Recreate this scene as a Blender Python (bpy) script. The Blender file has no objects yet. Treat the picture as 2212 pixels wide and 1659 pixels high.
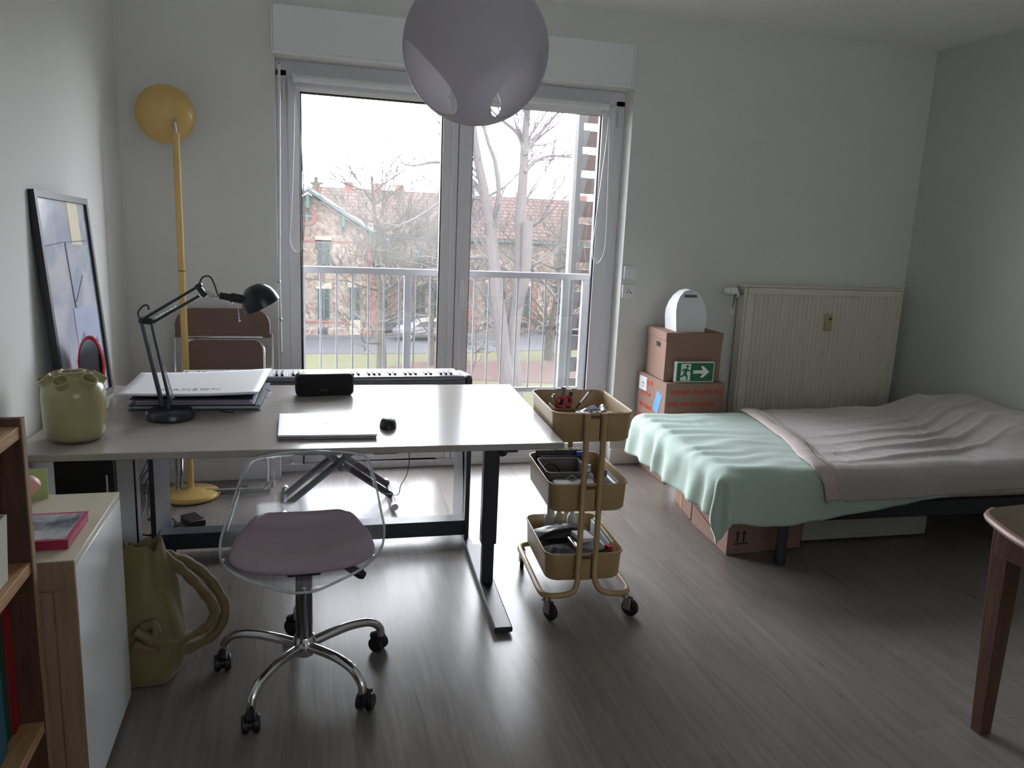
import bpy, bmesh, math, random
from mathutils import Vector, Matrix, Euler
from mathutils import noise as mnoise
PI = math.pi
S = bpy.context.scene
COL = S.collection

# ------------------------------------------------------------------ camera, sky, exposure
YAW, PITCH, ROLL, FPX = math.radians(15.80), math.radians(11.22), math.radians(2.496), 1660.0
f = Vector((math.sin(YAW)*math.cos(PITCH), math.cos(YAW)*math.cos(PITCH), -math.sin(PITCH)))
r = Vector((math.cos(YAW), -math.sin(YAW), 0)); u = r.cross(f)
r2 = math.cos(ROLL)*r + math.sin(ROLL)*u; u2 = -math.sin(ROLL)*r + math.cos(ROLL)*u
cd = bpy.data.cameras.new('camera'); cam = bpy.data.objects.new('camera', cd); COL.objects.link(cam)
cam.matrix_world = Matrix(((r2.x, u2.x, -f.x, 0), (r2.y, u2.y, -f.y, 0), (r2.z, u2.z, -f.z, 1.45), (0, 0, 0, 1)))
cd.sensor_width = 36.0; cd.lens = FPX/2212*36; cd.clip_start = 0.05; cd.clip_end = 400
S.camera = cam
SKY = 23.0
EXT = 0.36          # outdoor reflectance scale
w = bpy.data.worlds.new('overcast_sky'); S.world = w; w.use_nodes = True
bg = w.node_tree.nodes['Background']; bg.inputs[0].default_value = (0.925, 0.94, 1.0, 1); bg.inputs[1].default_value = SKY
S.view_settings.view_transform = 'Standard'; S.view_settings.look = 'None'
S.view_settings.exposure = -0.32; S.view_settings.gamma = 1.0; S.view_settings.use_curve_mapping = False
S.cycles.use_denoising = True
S.cycles.max_bounces = 8; S.cycles.diffuse_bounces = 6; S.cycles.glossy_bounces = 4
S.cycles.transmission_bounces = 5; S.cycles.transparent_max_bounces = 20
S.cycles.caustics_reflective = False; S.cycles.caustics_refractive = False
S.cycles.sample_clamp_indirect = 8.0
pl = bpy.data.lights.new('window_daylight_portal', 'AREA'); pl.shape = 'RECTANGLE'; pl.size = 2.0; pl.size_y = 2.3
pl.cycles.is_portal = True
po = bpy.data.objects.new('window_daylight_portal', pl); COL.objects.link(po)
po.location = (0.91, 4.70, 1.15); po.rotation_euler = (math.radians(-90), 0, 0)

p2 = bpy.data.lights.new('fill_window_portal', 'AREA'); p2.shape = 'RECTANGLE'; p2.size = 2.0; p2.size_y = 1.3; p2.cycles.is_portal = True  # guides sky light through the window added as fill
po2 = bpy.data.objects.new('fill_window_portal', p2); COL.objects.link(po2)
po2.location = (1.3, -1.86, 1.6); po2.rotation_euler = (math.radians(90), 0, 0)

# ------------------------------------------------------------------ materials
MATS = {}
def s2l(c):
    return tuple(((x/12.92) if x <= 0.04045 else ((x+0.055)/1.055)**2.4) for x in c)
def mat(name, col, rough=0.5, metal=0.0, var=0.06, scale=20.0, bump=0.0, bscale=60.0, spec=0.5, **kw):
    if name in MATS: return MATS[name]
    m = bpy.data.materials.new(name); m.use_nodes = True; MATS[name] = m
    nt = m.node_tree; N = nt.nodes; L = nt.links; b = N['Principled BSDF']
    b.inputs['Roughness'].default_value = rough; b.inputs['Metallic'].default_value = metal
    b.inputs['Specular IOR Level'].default_value = spec
    tc = N.new('ShaderNodeTexCoord')
    nz = N.new('ShaderNodeTexNoise'); nz.inputs['Scale'].default_value = scale; nz.inputs['Detail'].default_value = 4
    L.new(tc.outputs['Object'], nz.inputs['Vector'])
    mx = N.new('ShaderNodeMix'); mx.data_type = 'RGBA'
    mx.inputs[6].default_value = (*[max(0, c*(1-var)) for c in col], 1); mx.inputs[7].default_value = (*[min(1, c*(1+var)) for c in col], 1)
    L.new(nz.outputs['Fac'], mx.inputs[0]); L.new(mx.outputs[2], b.inputs['Base Color'])
    if bump:
        n2 = N.new('ShaderNodeTexNoise'); n2.inputs['Scale'].default_value = bscale; n2.inputs['Detail'].default_value = 5
        L.new(tc.outputs['Object'], n2.inputs['Vector'])
        bp = N.new('ShaderNodeBump'); bp.inputs['Strength'].default_value = bump; bp.inputs['Distance'].default_value = 0.01
        L.new(n2.outputs['Fac'], bp.inputs['Height']); L.new(bp.outputs['Normal'], b.inputs['Normal'])
    if kw.get('coat'): b.inputs['Coat Weight'].default_value = kw['coat']; b.inputs['Coat Roughness'].default_value = kw.get('coat_rough', .1)
    if kw.get('sheen'): b.inputs['Sheen Weight'].default_value = kw['sheen']
    if kw.get('trans'): b.inputs['Transmission Weight'].default_value = kw['trans']; b.inputs['IOR'].default_value = kw.get('ior', 1.3)
    if kw.get('alpha'): b.inputs['Alpha'].default_value = kw['alpha']
    return m

wall_m = mat('painted_wall', (.74, .745, .725), .85, var=.03, scale=3, bump=.12, bscale=220)
ceil_m = mat('painted_ceiling', (.88, .88, .88), .9, var=.02, bump=.1, bscale=200)
white_trim = mat('white_trim_paint', (.84, .84, .86), .45, var=.02)
upvc = mat('white_door_plastic', (.76, .75, .79), .35, var=.02)
gasket = mat('black_gasket', (.02, .02, .022), .5)
chrome = mat('chrome', (.75, .75, .77), .12, 1.0, var=.01)
steel = mat('zinc_steel', (.5, .5, .52), .3, 1.0, var=.03)
blackp = mat('black_plastic', (.012, .012, .016), .4, var=.1)
blackm = mat('black_powder_coat', (.018, .019, .026), .42, var=.1, bump=.03, bscale=400)
greyp = mat('grey_plastic', (.16, .17, .19), .4)
card = mat('cardboard', s2l((.56, .445, .385)), .8, var=.06, scale=8, bump=.05, bscale=90)
card2 = mat('cardboard_dark', s2l((.58, .43, .34)), .8, var=.06, scale=8)
beigem = mat('cart_beige_enamel', s2l((.66, .555, .39)), .38, var=.03)
yellowm = mat('yellow_lamp_enamel', s2l((.82, .69, .42)), .35, var=.03)
vase_m = mat('yellow_green_glaze', s2l((.62, .60, .44)), .3, var=.08, scale=30, coat=.3)
bluem = mat('dark_blue_enamel', s2l((.10, .13, .20)), .3, var=.06, coat=.4)
paperw = mat('white_paper', (.74, .75, .78), .55, var=.02)
silver = mat('silver_aluminium', (.70, .71, .74), .35, .6, var=.01)
bagm = mat('yellow_nylon', s2l((.47, .41, .25)), .6, var=.12, scale=14, bump=.1, bscale=40, sheen=.3)
green_cloth = mat('mint_cotton', s2l((.665, .74, .70)), .85, var=.04, scale=6, bump=.12, bscale=25, sheen=.2)
pink_cloth = mat('taupe_fleece', s2l((.68, .645, .635)), .95, var=.05, scale=12, bump=.2, bscale=160, sheen=.4)
pinkish = mat('mauve_cushion', s2l((.63, .56, .60)), .8, var=.05, scale=10, bump=.08, bscale=150, sheen=.3)
smoke = mat('smoked_brown_plastic', s2l((.46, .365, .325)), .2, var=.05)
redp = mat('red_plastic', s2l((.72, .10, .16)), .3)
bluep = mat('blue_plastic', s2l((.12, .30, .70)), .4)
radm = mat('cream_radiator_enamel', s2l((.86, .835, .79)), .45, var=.02)
dkfab = mat('dark_grey_fabric', (.035, .036, .045), .9, var=.25, scale=40, bump=.3, bscale=80)
clearp = mat('frosted_clear_plastic', (.6, .62, .66), .25, var=.02, alpha=.55)
opal = mat('opal_grey_plastic', (.42, .41, .44), .38, var=.02)
def make_translucent(m, col, fac):
    nt = m.node_tree; N = nt.nodes; L = nt.links; b = N['Principled BSDF']; o = [n for n in N if n.type == 'OUTPUT_MATERIAL'][0]
    t = N.new('ShaderNodeBsdfTranslucent'); t.inputs[0].default_value = (*col, 1); x = N.new('ShaderNodeMixShader'); x.inputs[0].default_value = fac
    L.new(b.outputs[0], x.inputs[1]); L.new(t.outputs[0], x.inputs[2]); L.new(x.outputs[0], o.inputs[0])
make_translucent(opal, (.97, .95, 1.0), .60)
whitelac = mat('white_lacquer', (.78, .80, .82), .22, var=.01)
cabtop = mat('cream_laminate', s2l((.80, .78, .70)), .4, var=.02)
bluedark = mat('midnight_cover', (.02, .03, .05), .4)
purple = mat('lilac_card', s2l((.66, .56, .76)), .6)
greyfolder = mat('slate_folder', s2l((.30, .34, .38)), .5, var=.2, scale=8)
inkred = mat('red_print', s2l((.78, .22, .18)), .8)
inkdark = mat('dark_print', s2l((.16, .13, .13)), .8)
inkgrey = mat('pale_grey_emboss', s2l((.62, .63, .67)), .6)
signgreen = mat('sign_green', s2l((.05, .40, .25)), .35)
signwhite = mat('sign_white', (.72, .74, .72), .35)
labelblue = mat('label_blue', s2l((.40, .62, .85)), .4)

def wood(name, c1, c2, rough=.5, axis='Z', scale=6, stretch=12):
    if name in MATS: return MATS[name]
    m = bpy.data.materials.new(name); m.use_nodes = True; MATS[name] = m
    nt = m.node_tree; N = nt.nodes; L = nt.links; b = N['Principled BSDF']; b.inputs['Roughness'].default_value = rough
    tc = N.new('ShaderNodeTexCoord'); mp = N.new('ShaderNodeMapping')
    sc = [stretch]*3; sc['XYZ'.index(axis)] = 1.0; mp.inputs['Scale'].default_value = sc
    L.new(tc.outputs['Object'], mp.inputs[0])
    nz = N.new('ShaderNodeTexNoise'); nz.inputs['Scale'].default_value = scale; nz.inputs['Detail'].default_value = 6; nz.inputs['Distortion'].default_value = .6
    L.new(mp.outputs[0], nz.inputs['Vector'])
    cr = N.new('ShaderNodeValToRGB'); cr.color_ramp.elements[0].position = .35; cr.color_ramp.elements[1].position = .68
    cr.color_ramp.elements[0].color = (*c1, 1); cr.color_ramp.elements[1].color = (*c2, 1)
    L.new(nz.outputs['Fac'], cr.inputs[0]); L.new(cr.outputs[0], b.inputs['Base Color'])
    return m
wood_shelf = wood('pine_shelf', s2l((.62, .47, .33)), s2l((.72, .57, .42)), .6, 'Y')
wood_panel = wood('walnut_brown_panel', s2l((.26, .17, .13)), s2l((.36, .24, .18)), .6, 'Z')
wood_edge = wood('raw_side_board', s2l((.54, .44, .34)), s2l((.60, .50, .40)), .7, 'Z')
wood_table = wood('varnished_brown_wood', s2l((.27, .185, .15)), s2l((.36, .25, .20)), .35, 'Z')
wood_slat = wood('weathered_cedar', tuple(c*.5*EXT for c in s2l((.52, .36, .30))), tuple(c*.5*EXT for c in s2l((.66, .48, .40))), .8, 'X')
desk_lam = wood('taupe_laminate', s2l((.62, .60, .575)), s2l((.645, .62, .60)), .22, 'X', 8, 14)

# floor: grey-brown laminate planks along Y
def floor_material():
    m = bpy.data.materials.new('grey_oak_laminate'); m.use_nodes = True
    nt = m.node_tree; N = nt.nodes; L = nt.links; b = N['Principled BSDF']
    tc = N.new('ShaderNodeTexCoord'); mp = N.new('ShaderNodeMapping'); mp.inputs['Rotation'].default_value = (0, 0, math.radians(90+2))
    L.new(tc.outputs['Object'], mp.inputs[0])
    br = N.new('ShaderNodeTexBrick'); br.inputs['Scale'].default_value = 1.0
    br.inputs['Brick Width'].default_value = 1.28; br.inputs['Row Height'].default_value = .125; br.inputs['Mortar Size'].default_value = .0012
    br.inputs['Mortar Smooth'].default_value = .3; br.offset = .37; br.inputs['Bias'].default_value = 0
    br.inputs['Color1'].default_value = (*s2l((.50, .475, .46)), 1); br.inputs['Color2'].default_value = (*s2l((.53, .505, .49)), 1)
    br.inputs['Mortar'].default_value = (*s2l((.45, .42, .405)), 1)
    L.new(mp.outputs[0], br.inputs['Vector'])
    mp2 = N.new('ShaderNodeMapping'); mp2.inputs['Scale'].default_value = (14, 1, 1); L.new(tc.outputs['Object'], mp2.inputs[0])
    nz = N.new('ShaderNodeTexNoise'); nz.inputs['Scale'].default_value = 3.2; nz.inputs['Detail'].default_value = 8; nz.inputs['Distortion'].default_value = .8
    L.new(mp2.outputs[0], nz.inputs['Vector'])
    mx = N.new('ShaderNodeMix'); mx.data_type = 'RGBA'; mx.blend_type = 'MULTIPLY'; mx.inputs[0].default_value = .75
    cr = N.new('ShaderNodeValToRGB'); cr.color_ramp.elements[0].position = .3; cr.color_ramp.elements[1].position = .7
    cr.color_ramp.elements[0].color = (.66, .64, .62, 1); cr.color_ramp.elements[1].color = (1.05, 1.04, 1.03, 1)
    L.new(nz.outputs['Fac'], cr.inputs[0]); L.new(br.outputs['Color'], mx.inputs[6]); L.new(cr.outputs[0], mx.inputs[7])
    L.new(mx.outputs[2], b.inputs['Base Color'])
    mr = N.new('ShaderNodeMapRange'); mr.inputs[3].default_value = .24; mr.inputs[4].default_value = .36
    L.new(nz.outputs['Fac'], mr.inputs[0]); L.new(mr.outputs[0], b.inputs['Roughness'])
    bp = N.new('ShaderNodeBump'); bp.inputs['Strength'].default_value = .08; bp.inputs['Distance'].default_value = .004
    L.new(nz.outputs['Fac'], bp.inputs['Height']); L.new(bp.outputs['Normal'], b.inputs['Normal'])
    return m
floor_m = floor_material()

def thin_glass(name, tint=(1, 1, 1), veil=.05, rough=.0, refl=1.0):
    m = bpy.data.materials.new(name); m.use_nodes = True; nt = m.node_tree; N = nt.nodes; L = nt.links
    for n in list(N): N.remove(n)
    out = N.new('ShaderNodeOutputMaterial'); tr = N.new('ShaderNodeBsdfTransparent'); tr.inputs[0].default_value = (*tint, 1)
    gl = N.new('ShaderNodeBsdfGlossy'); gl.inputs['Roughness'].default_value = rough
    fr = N.new('ShaderNodeLayerWeight'); fr.inputs[0].default_value = .5          # 'Facing' is the same from both sides of the sheet
    pw = N.new('ShaderNodeMath'); pw.operation = 'POWER'; pw.inputs[1].default_value = 4.5; L.new(fr.outputs['Facing'], pw.inputs[0])
    ma = N.new('ShaderNodeMath'); ma.operation = 'MULTIPLY_ADD'; ma.inputs[1].default_value = .9; ma.inputs[2].default_value = .045; L.new(pw.outputs[0], ma.inputs[0])
    mul = N.new('ShaderNodeMath'); mul.operation = 'MULTIPLY'; mul.use_clamp = True; mul.inputs[1].default_value = refl; L.new(ma.outputs[0], mul.inputs[0])
    mx = N.new('ShaderNodeMixShader'); L.new(mul.outputs[0], mx.inputs[0]); L.new(tr.outputs[0], mx.inputs[1]); L.new(gl.outputs[0], mx.inputs[2])
    last = mx
    if veil:
        nz = N.new('ShaderNodeTexNoise'); nz.inputs['Scale'].default_value = 3
        mr = N.new('ShaderNodeMapRange'); mr.inputs[3].default_value = veil*.7; mr.inputs[4].default_value = veil*1.3; L.new(nz.outputs['Fac'], mr.inputs[0])
        tl = N.new('ShaderNodeBsdfTranslucent'); tl.inputs[0].default_value = (.95, .95, 1, 1)
        m2 = N.new('ShaderNodeMixShader'); L.new(mr.outputs[0], m2.inputs[0]); L.new(mx.outputs[0], m2.inputs[1]); L.new(tl.outputs[0], m2.inputs[2]); last = m2
    L.new(last.outputs[0], out.inputs[0]); return m
pane_m = thin_glass('haze_veiled_glass', (.97, .98, .98), .011)  # translucent veil imitates the outdoor haze seen through the panes
acryl = thin_glass('clear_acrylic', (.955, .962, .985), .012, .06, 2.2)
acrylbox = thin_glass('clear_box_plastic', (.80, .82, .86), .10, .1, 1.2)
mirror_m = mat('mirror_glass', (.55, .57, .55), .03, 1.0, var=.01)

# ------------------------------------------------------------------ mesh builder
class MB:
    def __init__(s): s.v = []; s.f = []; s.m = []; s.cm = 0
    def add(s, vs, fs):
        o = len(s.v); s.v += [Vector(a) for a in vs]
        for q in fs: s.f.append([i+o for i in q]); s.m.append(s.cm)
        return s
    def box(s, c, d, rot=None):
        x, y, z = d[0]/2, d[1]/2, d[2]/2
        vs = [Vector((sx*x, sy*y, sz*z)) for sz in (-1, 1) for sy in (-1, 1) for sx in (-1, 1)]
        if rot is not None:
            R = rot if isinstance(rot, Matrix) else Euler(rot).to_matrix()
            vs = [R @ a for a in vs]
        vs = [a+Vector(c) for a in vs]
        return s.add(vs, [(0, 2, 3, 1), (4, 5, 7, 6), (0, 1, 5, 4), (2, 6, 7, 3), (0, 4, 6, 2), (1, 3, 7, 5)])
    def bb(s, x0, x1, y0, y1, z0, z1): return s.box(((x0+x1)/2, (y0+y1)/2, (z0+z1)/2), (x1-x0, y1-y0, z1-z0))
    def prism(s, poly, z0, z1, M=None):
        n = len(poly); vs = [Vector((p[0], p[1], z0)) for p in poly]+[Vector((p[0], p[1], z1)) for p in poly]
        if M is not None: vs = [M @ a for a in vs]
        return s.add(vs, [list(range(n))[::-1], list(range(n, 2*n))]+[(i, (i+1) % n, n+(i+1) % n, n+i) for i in range(n)])
    def loft(s, rings, cap=True, closed=True):
        n = len(rings[0]); vs = [p for R in rings for p in R]; fs = []
        for k in range(len(rings)-1):
            for i in range(n if closed else n-1):
                j = (i+1) % n; fs.append((k*n+i, k*n+j, (k+1)*n+j, (k+1)*n+i))
        if cap: fs.append(list(range(n))[::-1]); fs.append([(len(rings)-1)*n+i for i in range(n)])
        return s.add(vs, fs)
    def tube(s, pts, rad, n=10, closed=False, cap=True):
        P = [Vector(p) for p in pts]; K = len(P)
        rr = rad if isinstance(rad, (list, tuple)) else [rad]*K
        T = []
        for i in range(K):
            a = P[(i-1) % K] if (closed or i > 0) else P[i]; b = P[(i+1) % K] if (closed or i < K-1) else P[i]
            t = (b-a); T.append(t.normalized() if t.length > 1e-9 else Vector((0, 0, 1)))
        ref = Vector((0, 0, 1)) if abs(T[0].z) < .9 else Vector((1, 0, 0))
        nrm = (ref-T[0]*ref.dot(T[0])).normalized(); rings = []
        for i in range(K):
            nrm = (nrm-T[i]*nrm.dot(T[i]));
            if nrm.length < 1e-6: nrm = T[i].orthogonal()
            nrm.normalize(); bn = T[i].cross(nrm)
            rings.append([P[i]+(nrm*math.cos(2*PI*k/n)+bn*math.sin(2*PI*k/n))*rr[i] for k in range(n)])
        if closed:
            rings.append(rings[0]); return s.loft(rings, cap=False)
        return s.loft(rings, cap=cap)
    def cyl(s, a, b, rad, n=16): return s.tube([a, b], rad, n)
    def lathe(s, prof, c=(0, 0, 0), n=32, M=None, a0=0, cap=False):
        rings = []
        for (rr, z) in prof:
            R = [Vector((rr*math.cos(a0+2*PI*k/n), rr*math.sin(a0+2*PI*k/n), z)) for k in range(n)]
            if M is not None: R = [M @ a for a in R]
            rings.append([a+Vector(c) for a in R])
        return s.loft(rings, cap=cap)
    def ball(s, c, rx, ry=None, rz=None, n=16, m=10):
        ry = ry or rx; rz = rz or rx; rings = []
        for j in range(m+1):
            t = PI*j/m-PI/2; q = max(math.cos(t), 1e-4)
            rings.append([Vector((c[0]+rx*q*math.cos(2*PI*k/n), c[1]+ry*q*math.sin(2*PI*k/n), c[2]+rz*math.sin(t))) for k in range(n)])
        return s.loft(rings, cap=True)
    def grid(s, fn, nu, nv):
        vs = [fn(i/nu, j/nv) for j in range(nv+1) for i in range(nu+1)]
        return s.add(vs, [(j*(nu+1)+i, j*(nu+1)+i+1, (j+1)*(nu+1)+i+1, (j+1)*(nu+1)+i) for j in range(nv) for i in range(nu)])
    def build(s, name, mt, parent=None, bev=0, ang=35, solid=0, sub=0, label=None, world=True, offset=0):
        vs = s.v
        if parent is not None and world and parent.name in WM:
            Mi = WM[parent.name].inverted(); vs = [Mi @ a for a in vs]
        me = bpy.data.meshes.new(name); me.from_pydata([tuple(a) for a in vs], [], s.f)
        mts = mt if isinstance(mt, (list, tuple)) else [mt]
        for q in mts: me.materials.append(q)
        if len(mts) > 1: me.polygons.foreach_set('material_index', s.m)
        me.validate(); b = bmesh.new(); b.from_mesh(me); bmesh.ops.remove_doubles(b, verts=b.verts, dist=1e-6)
        bmesh.ops.recalc_face_normals(b, faces=b.faces); b.to_mesh(me); b.free()
        me.polygons.foreach_set('use_smooth', [True]*len(me.polygons)); me.set_sharp_from_angle(angle=math.radians(ang))
        o = bpy.data.objects.new(name, me); COL.objects.link(o)
        if parent is not None:
            o.parent = parent; WM[o.name] = WM.get(parent.name, Matrix())
        else: WM[o.name] = Matrix()
        if solid:
            md = o.modifiers.new('thickness', 'SOLIDIFY'); md.thickness = solid; md.offset = offset
        if bev:
            md = o.modifiers.new('bevel', 'BEVEL'); md.width = bev; md.segments = 2; md.limit_method = 'ANGLE'; md.angle_limit = math.radians(50)
        if sub:
            md = o.modifiers.new('subdiv', 'SUBSURF'); md.levels = sub; md.render_levels = sub
        if label: o['label'] = label
        return o
WM = {}
def tag(o, label, cat, group=None, kind=None):
    o['label'] = label; o['category'] = cat
    if group: o['group'] = group
    if kind: o['kind'] = kind
    return o
def thing(name, label, cat, loc=(0, 0, 0), rz=0, group=None):
    o = bpy.data.objects.new(name, None); COL.objects.link(o); o.empty_display_size = .05
    o.location = loc; o.rotation_euler = (0, 0, rz)
    WM[o.name] = Matrix.Translation(Vector(loc)) @ Matrix.Rotation(rz, 4, 'Z')
    return tag(o, label, cat, group)
def struct(o): o['kind'] = 'structure'; return o
def copy_tree(o, parent=None):
    c = o.copy(); COL.objects.link(c); c.parent = parent
    for ch in list(o.children): copy_tree(ch, c)
    return c
def smooth_path(pts, n=6, closed=False):
    P = [Vector(p) for p in pts]; out = []; K = len(P)
    for i in range(K if closed else K-1):
        p0 = P[(i-1) % K] if (closed or i > 0) else P[0]; p1 = P[i]; p2 = P[(i+1) % K]; p3 = P[(i+2) % K] if (closed or i < K-2) else P[-1]
        for k in range(n):
            t = k/n
            out.append(.5*((2*p1)+(-p0+p2)*t+(2*p0-5*p1+4*p2-p3)*t*t+(-p0+3*p1-3*p2+p3)*t**3))
    if not closed: out.append(P[-1])
    return out
def rrect(x0, x1, y0, y1, rad, n=6):
    out = []
    for (cx, cy, a0) in ((x1-rad, y1-rad, 0), (x0+rad, y1-rad, 90), (x0+rad, y0+rad, 180), (x1-rad, y0+rad, 270)):
        for k in range(n+1):
            a = math.radians(a0+90*k/n); out.append((cx+rad*math.cos(a), cy+rad*math.sin(a)))
    return out
def text(string, size, M, name, mt, parent=None, extrude=.0004, spacing=1.0, bold=0):
    cu = bpy.data.curves.new('t', 'FONT'); cu.body = string; cu.size = size; cu.extrude = extrude; cu.space_character = spacing; cu.offset = bold
    cu.resolution_u = 3; cu.align_x = 'LEFT'
    o = bpy.data.objects.new('t', cu); COL.objects.link(o)
    dg = bpy.context.evaluated_depsgraph_get(); me = bpy.data.meshes.new_from_object(o.evaluated_get(dg))
    bpy.data.objects.remove(o); bpy.data.curves.remove(cu)
    MM = (WM[parent.name].inverted() @ M) if parent is not None and parent.name in WM else M
    me.transform(MM); me.materials.clear(); me.materials.append(mt)
    q = bpy.data.objects.new(name, me); COL.objects.link(q)
    if parent is not None: q.parent = parent
    return q
def basis(o, ex, ey):
    ex = Vector(ex).normalized(); ey = Vector(ey).normalized(); ez = ex.cross(ey)
    return Matrix(((ex.x, ey.x, ez.x, o[0]), (ex.y, ey.y, ez.y, o[1]), (ex.z, ey.z, ez.z, o[2]), (0, 0, 0, 1)))
def nz(p, s=1.0): return mnoise.noise(Vector(p)*s)
RND = random.Random(7)

# ------------------------------------------------------------------ room shell
XL, XR, YB, YR, ZC = -0.86, 4.04, 4.431, -1.7, 2.72
OX0, OX1, OZ = -0.105, 1.925, 2.30
struct(MB().bb(XL-.2, XR+.2, YR-.2, 4.75, -.2, 0).build('floor', floor_m))
struct(MB().bb(XL-.2, XR+.2, YR-.2, 4.75, ZC, ZC+.2).build('ceiling', ceil_m))
struct(MB().bb(XL-.2, XL, YR-.2, 4.75, 0, ZC).build('wall_left', wall_m))
struct(MB().bb(XR, XR+.2, YR-.2, 4.75, 0, ZC).build('wall_right', mat('shaded_grey_green_wall', (.56, .58, .53), .85, var=.03, scale=3, bump=.12, bscale=220)))  # shade on this wall is put into its darker base colour
RX0, RX1, RZ0, RZ1 = .3, 2.3, .95, 2.25     # window added behind the camera to let in fill light
struct(MB().bb(XL, RX0, YR-.2, YR, 0, ZC).bb(RX1, XR, YR-.2, YR, 0, ZC).bb(RX0, RX1, YR-.2, YR, 0, RZ0).bb(RX0, RX1, YR-.2, YR, RZ1, ZC).build('wall_rear', wall_m))
w2 = struct(MB().bb(RX0, RX0+.07, YR-.12, YR-.06, RZ0, RZ1).bb(RX1-.07, RX1, YR-.12, YR-.06, RZ0, RZ1).bb(RX0, RX1, YR-.12, YR-.06, RZ0, RZ0+.07).bb(RX0, RX1, YR-.12, YR-.06, RZ1-.07, RZ1).bb((RX0+RX1)/2-.04, (RX0+RX1)/2+.04, YR-.12, YR-.06, RZ0, RZ1).build('fill_window', upvc))
MB().bb(RX0, RX1, YR-.095, YR-.09, RZ0, RZ1).build('pane', pane_m, w2)
def sheer():
    m = bpy.data.materials.new('fill_curtain_fabric'); m.use_nodes = True; nt = m.node_tree; N = nt.nodes; L = nt.links
    for n in list(N): N.remove(n)
    o = N.new('ShaderNodeOutputMaterial'); t = N.new('ShaderNodeBsdfTranslucent'); t.inputs[0].default_value = (.33, .33, .32, 1); d = N.new('ShaderNodeBsdfDiffuse'); d.inputs[0].default_value = (.7, .7, .68, 1)
    x = N.new('ShaderNodeMixShader'); x.inputs[0].default_value = .35; L.new(t.outputs[0], x.inputs[1]); L.new(d.outputs[0], x.inputs[2]); L.new(x.outputs[0], o.inputs[0]); return m
def curt(a, b): return Vector((RX0-.1+a*(RX1-RX0+.2), YR+.05+.02*math.sin(a*90), .85+b*1.5))
tag(MB().grid(curt, 180, 1).build('fill_curtain', sheer()), 'added sheer curtain diffusing fill light over the added window behind the viewer', 'curtain')  # added out of view to soften and dim the fill light
struct(MB().bb(XL, OX0, YB, 4.75, 0, ZC).bb(OX1, XR, YB, 4.75, 0, ZC).bb(OX0, OX1, YB, 4.75, OZ, ZC).build('wall_back', wall_m))
def skirt(name, x0, x1, y0, y1):
    struct(MB().bb(x0, x1, y0, y1, 0, .105).build(name, white_trim, bev=.004))
skirt('baseboard_back', OX1, XR, YB-.012, YB); skirt('baseboard_back', XL, OX0, YB-.012, YB)
skirt('baseboard_left', XL, XL+.012, YR, YB-.012); skirt('baseboard_right', XR-.012, XR, YR, YB-.012)

# French door: frame, two sashes with panes, centre post, handle
dr = MB(); Y0, Y1 = 4.55, 4.62
dr.bb(OX0, -.045, Y0, Y1, 0, 2.25).bb(1.865, OX1, Y0, Y1, 0, 2.25).bb(OX0, OX1, Y0, Y1, 2.215, 2.30).bb(OX0, OX1, Y0-.02, Y1, 0, .045)
door = struct(dr.build('door_1', upvc, bev=.004))
def sash(x0, x1, gx0, gx1, gz0, gz1):
    s = MB(); ya, yb = 4.535, 4.60
    s.bb(x0, gx0, ya, yb, .05, 2.21).bb(gx1, x1, ya, yb, .05, 2.21).bb(gx0, gx1, ya, yb, .05, gz0).bb(gx0, gx1, ya, yb, gz1, 2.21)
    o = s.build('door_sash', upvc, door, bev=.006)
    g = MB(); q = .008
    g.bb(gx0, gx0+q, ya+.02, ya+.05, gz0, gz1).bb(gx1-q, gx1, ya+.02, ya+.05, gz0, gz1).bb(gx0, gx1, ya+.02, ya+.05, gz0, gz0+q).bb(gx0, gx1, ya+.02, ya+.05, gz1-q, gz1)
    g.build('seal', gasket, o)
    MB().bb(gx0+.002, gx1-.002, ya+.032, ya+.036, gz0+.002, gz1-.002).build('pane', pane_m, o)
    return o
sash(-.045, .898, .022, .812, .12, 2.145)
s2_ = sash(.902, 1.865, .985, 1.778, .12, 2.165)
MB().bb(.862, .938, 4.522, 4.535, .05, 2.21).build('meeting_strip', upvc, door, bev=.005)
MB().bb(.8985, .9015, 4.5195, 4.523, .05, 2.21).build('joint_line', gasket, door)
h = MB().bb(.925, .948, 4.508, 4.53, 1.03, 1.16).build('door_handle', upvc, door, bev=.006)
MB().bb(.928, .945, 4.485, 4.497, .99, 1.135).cyl((.937, 4.51, 1.12), (.937, 4.49, 1.12), .007).build('lever', upvc, h, bev=.004)

# roller shutter casing above the door
rb = thing('shutter_casing', 'long white roller shutter casing above the glazed door', 'shutter box', (.9, YB-.015, 2.42))
MB().bb(-.112, 1.895, YB-.03, YB-.001, 2.302, 2.542).build('casing', white_trim, rb, bev=.006)
MB().bb(-.112, 1.895, YB-.034, YB-.026, 2.300, 2.318).build('bottom_lip', white_trim, rb, bev=.003)
for a_, b_ in ((1.895, 1.905), (-.12, -.112)): MB().bb(a_, b_, YB-.032, YB-.001, 2.30, 2.548).build('end_cap', white_trim, rb, bev=.002)

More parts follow.
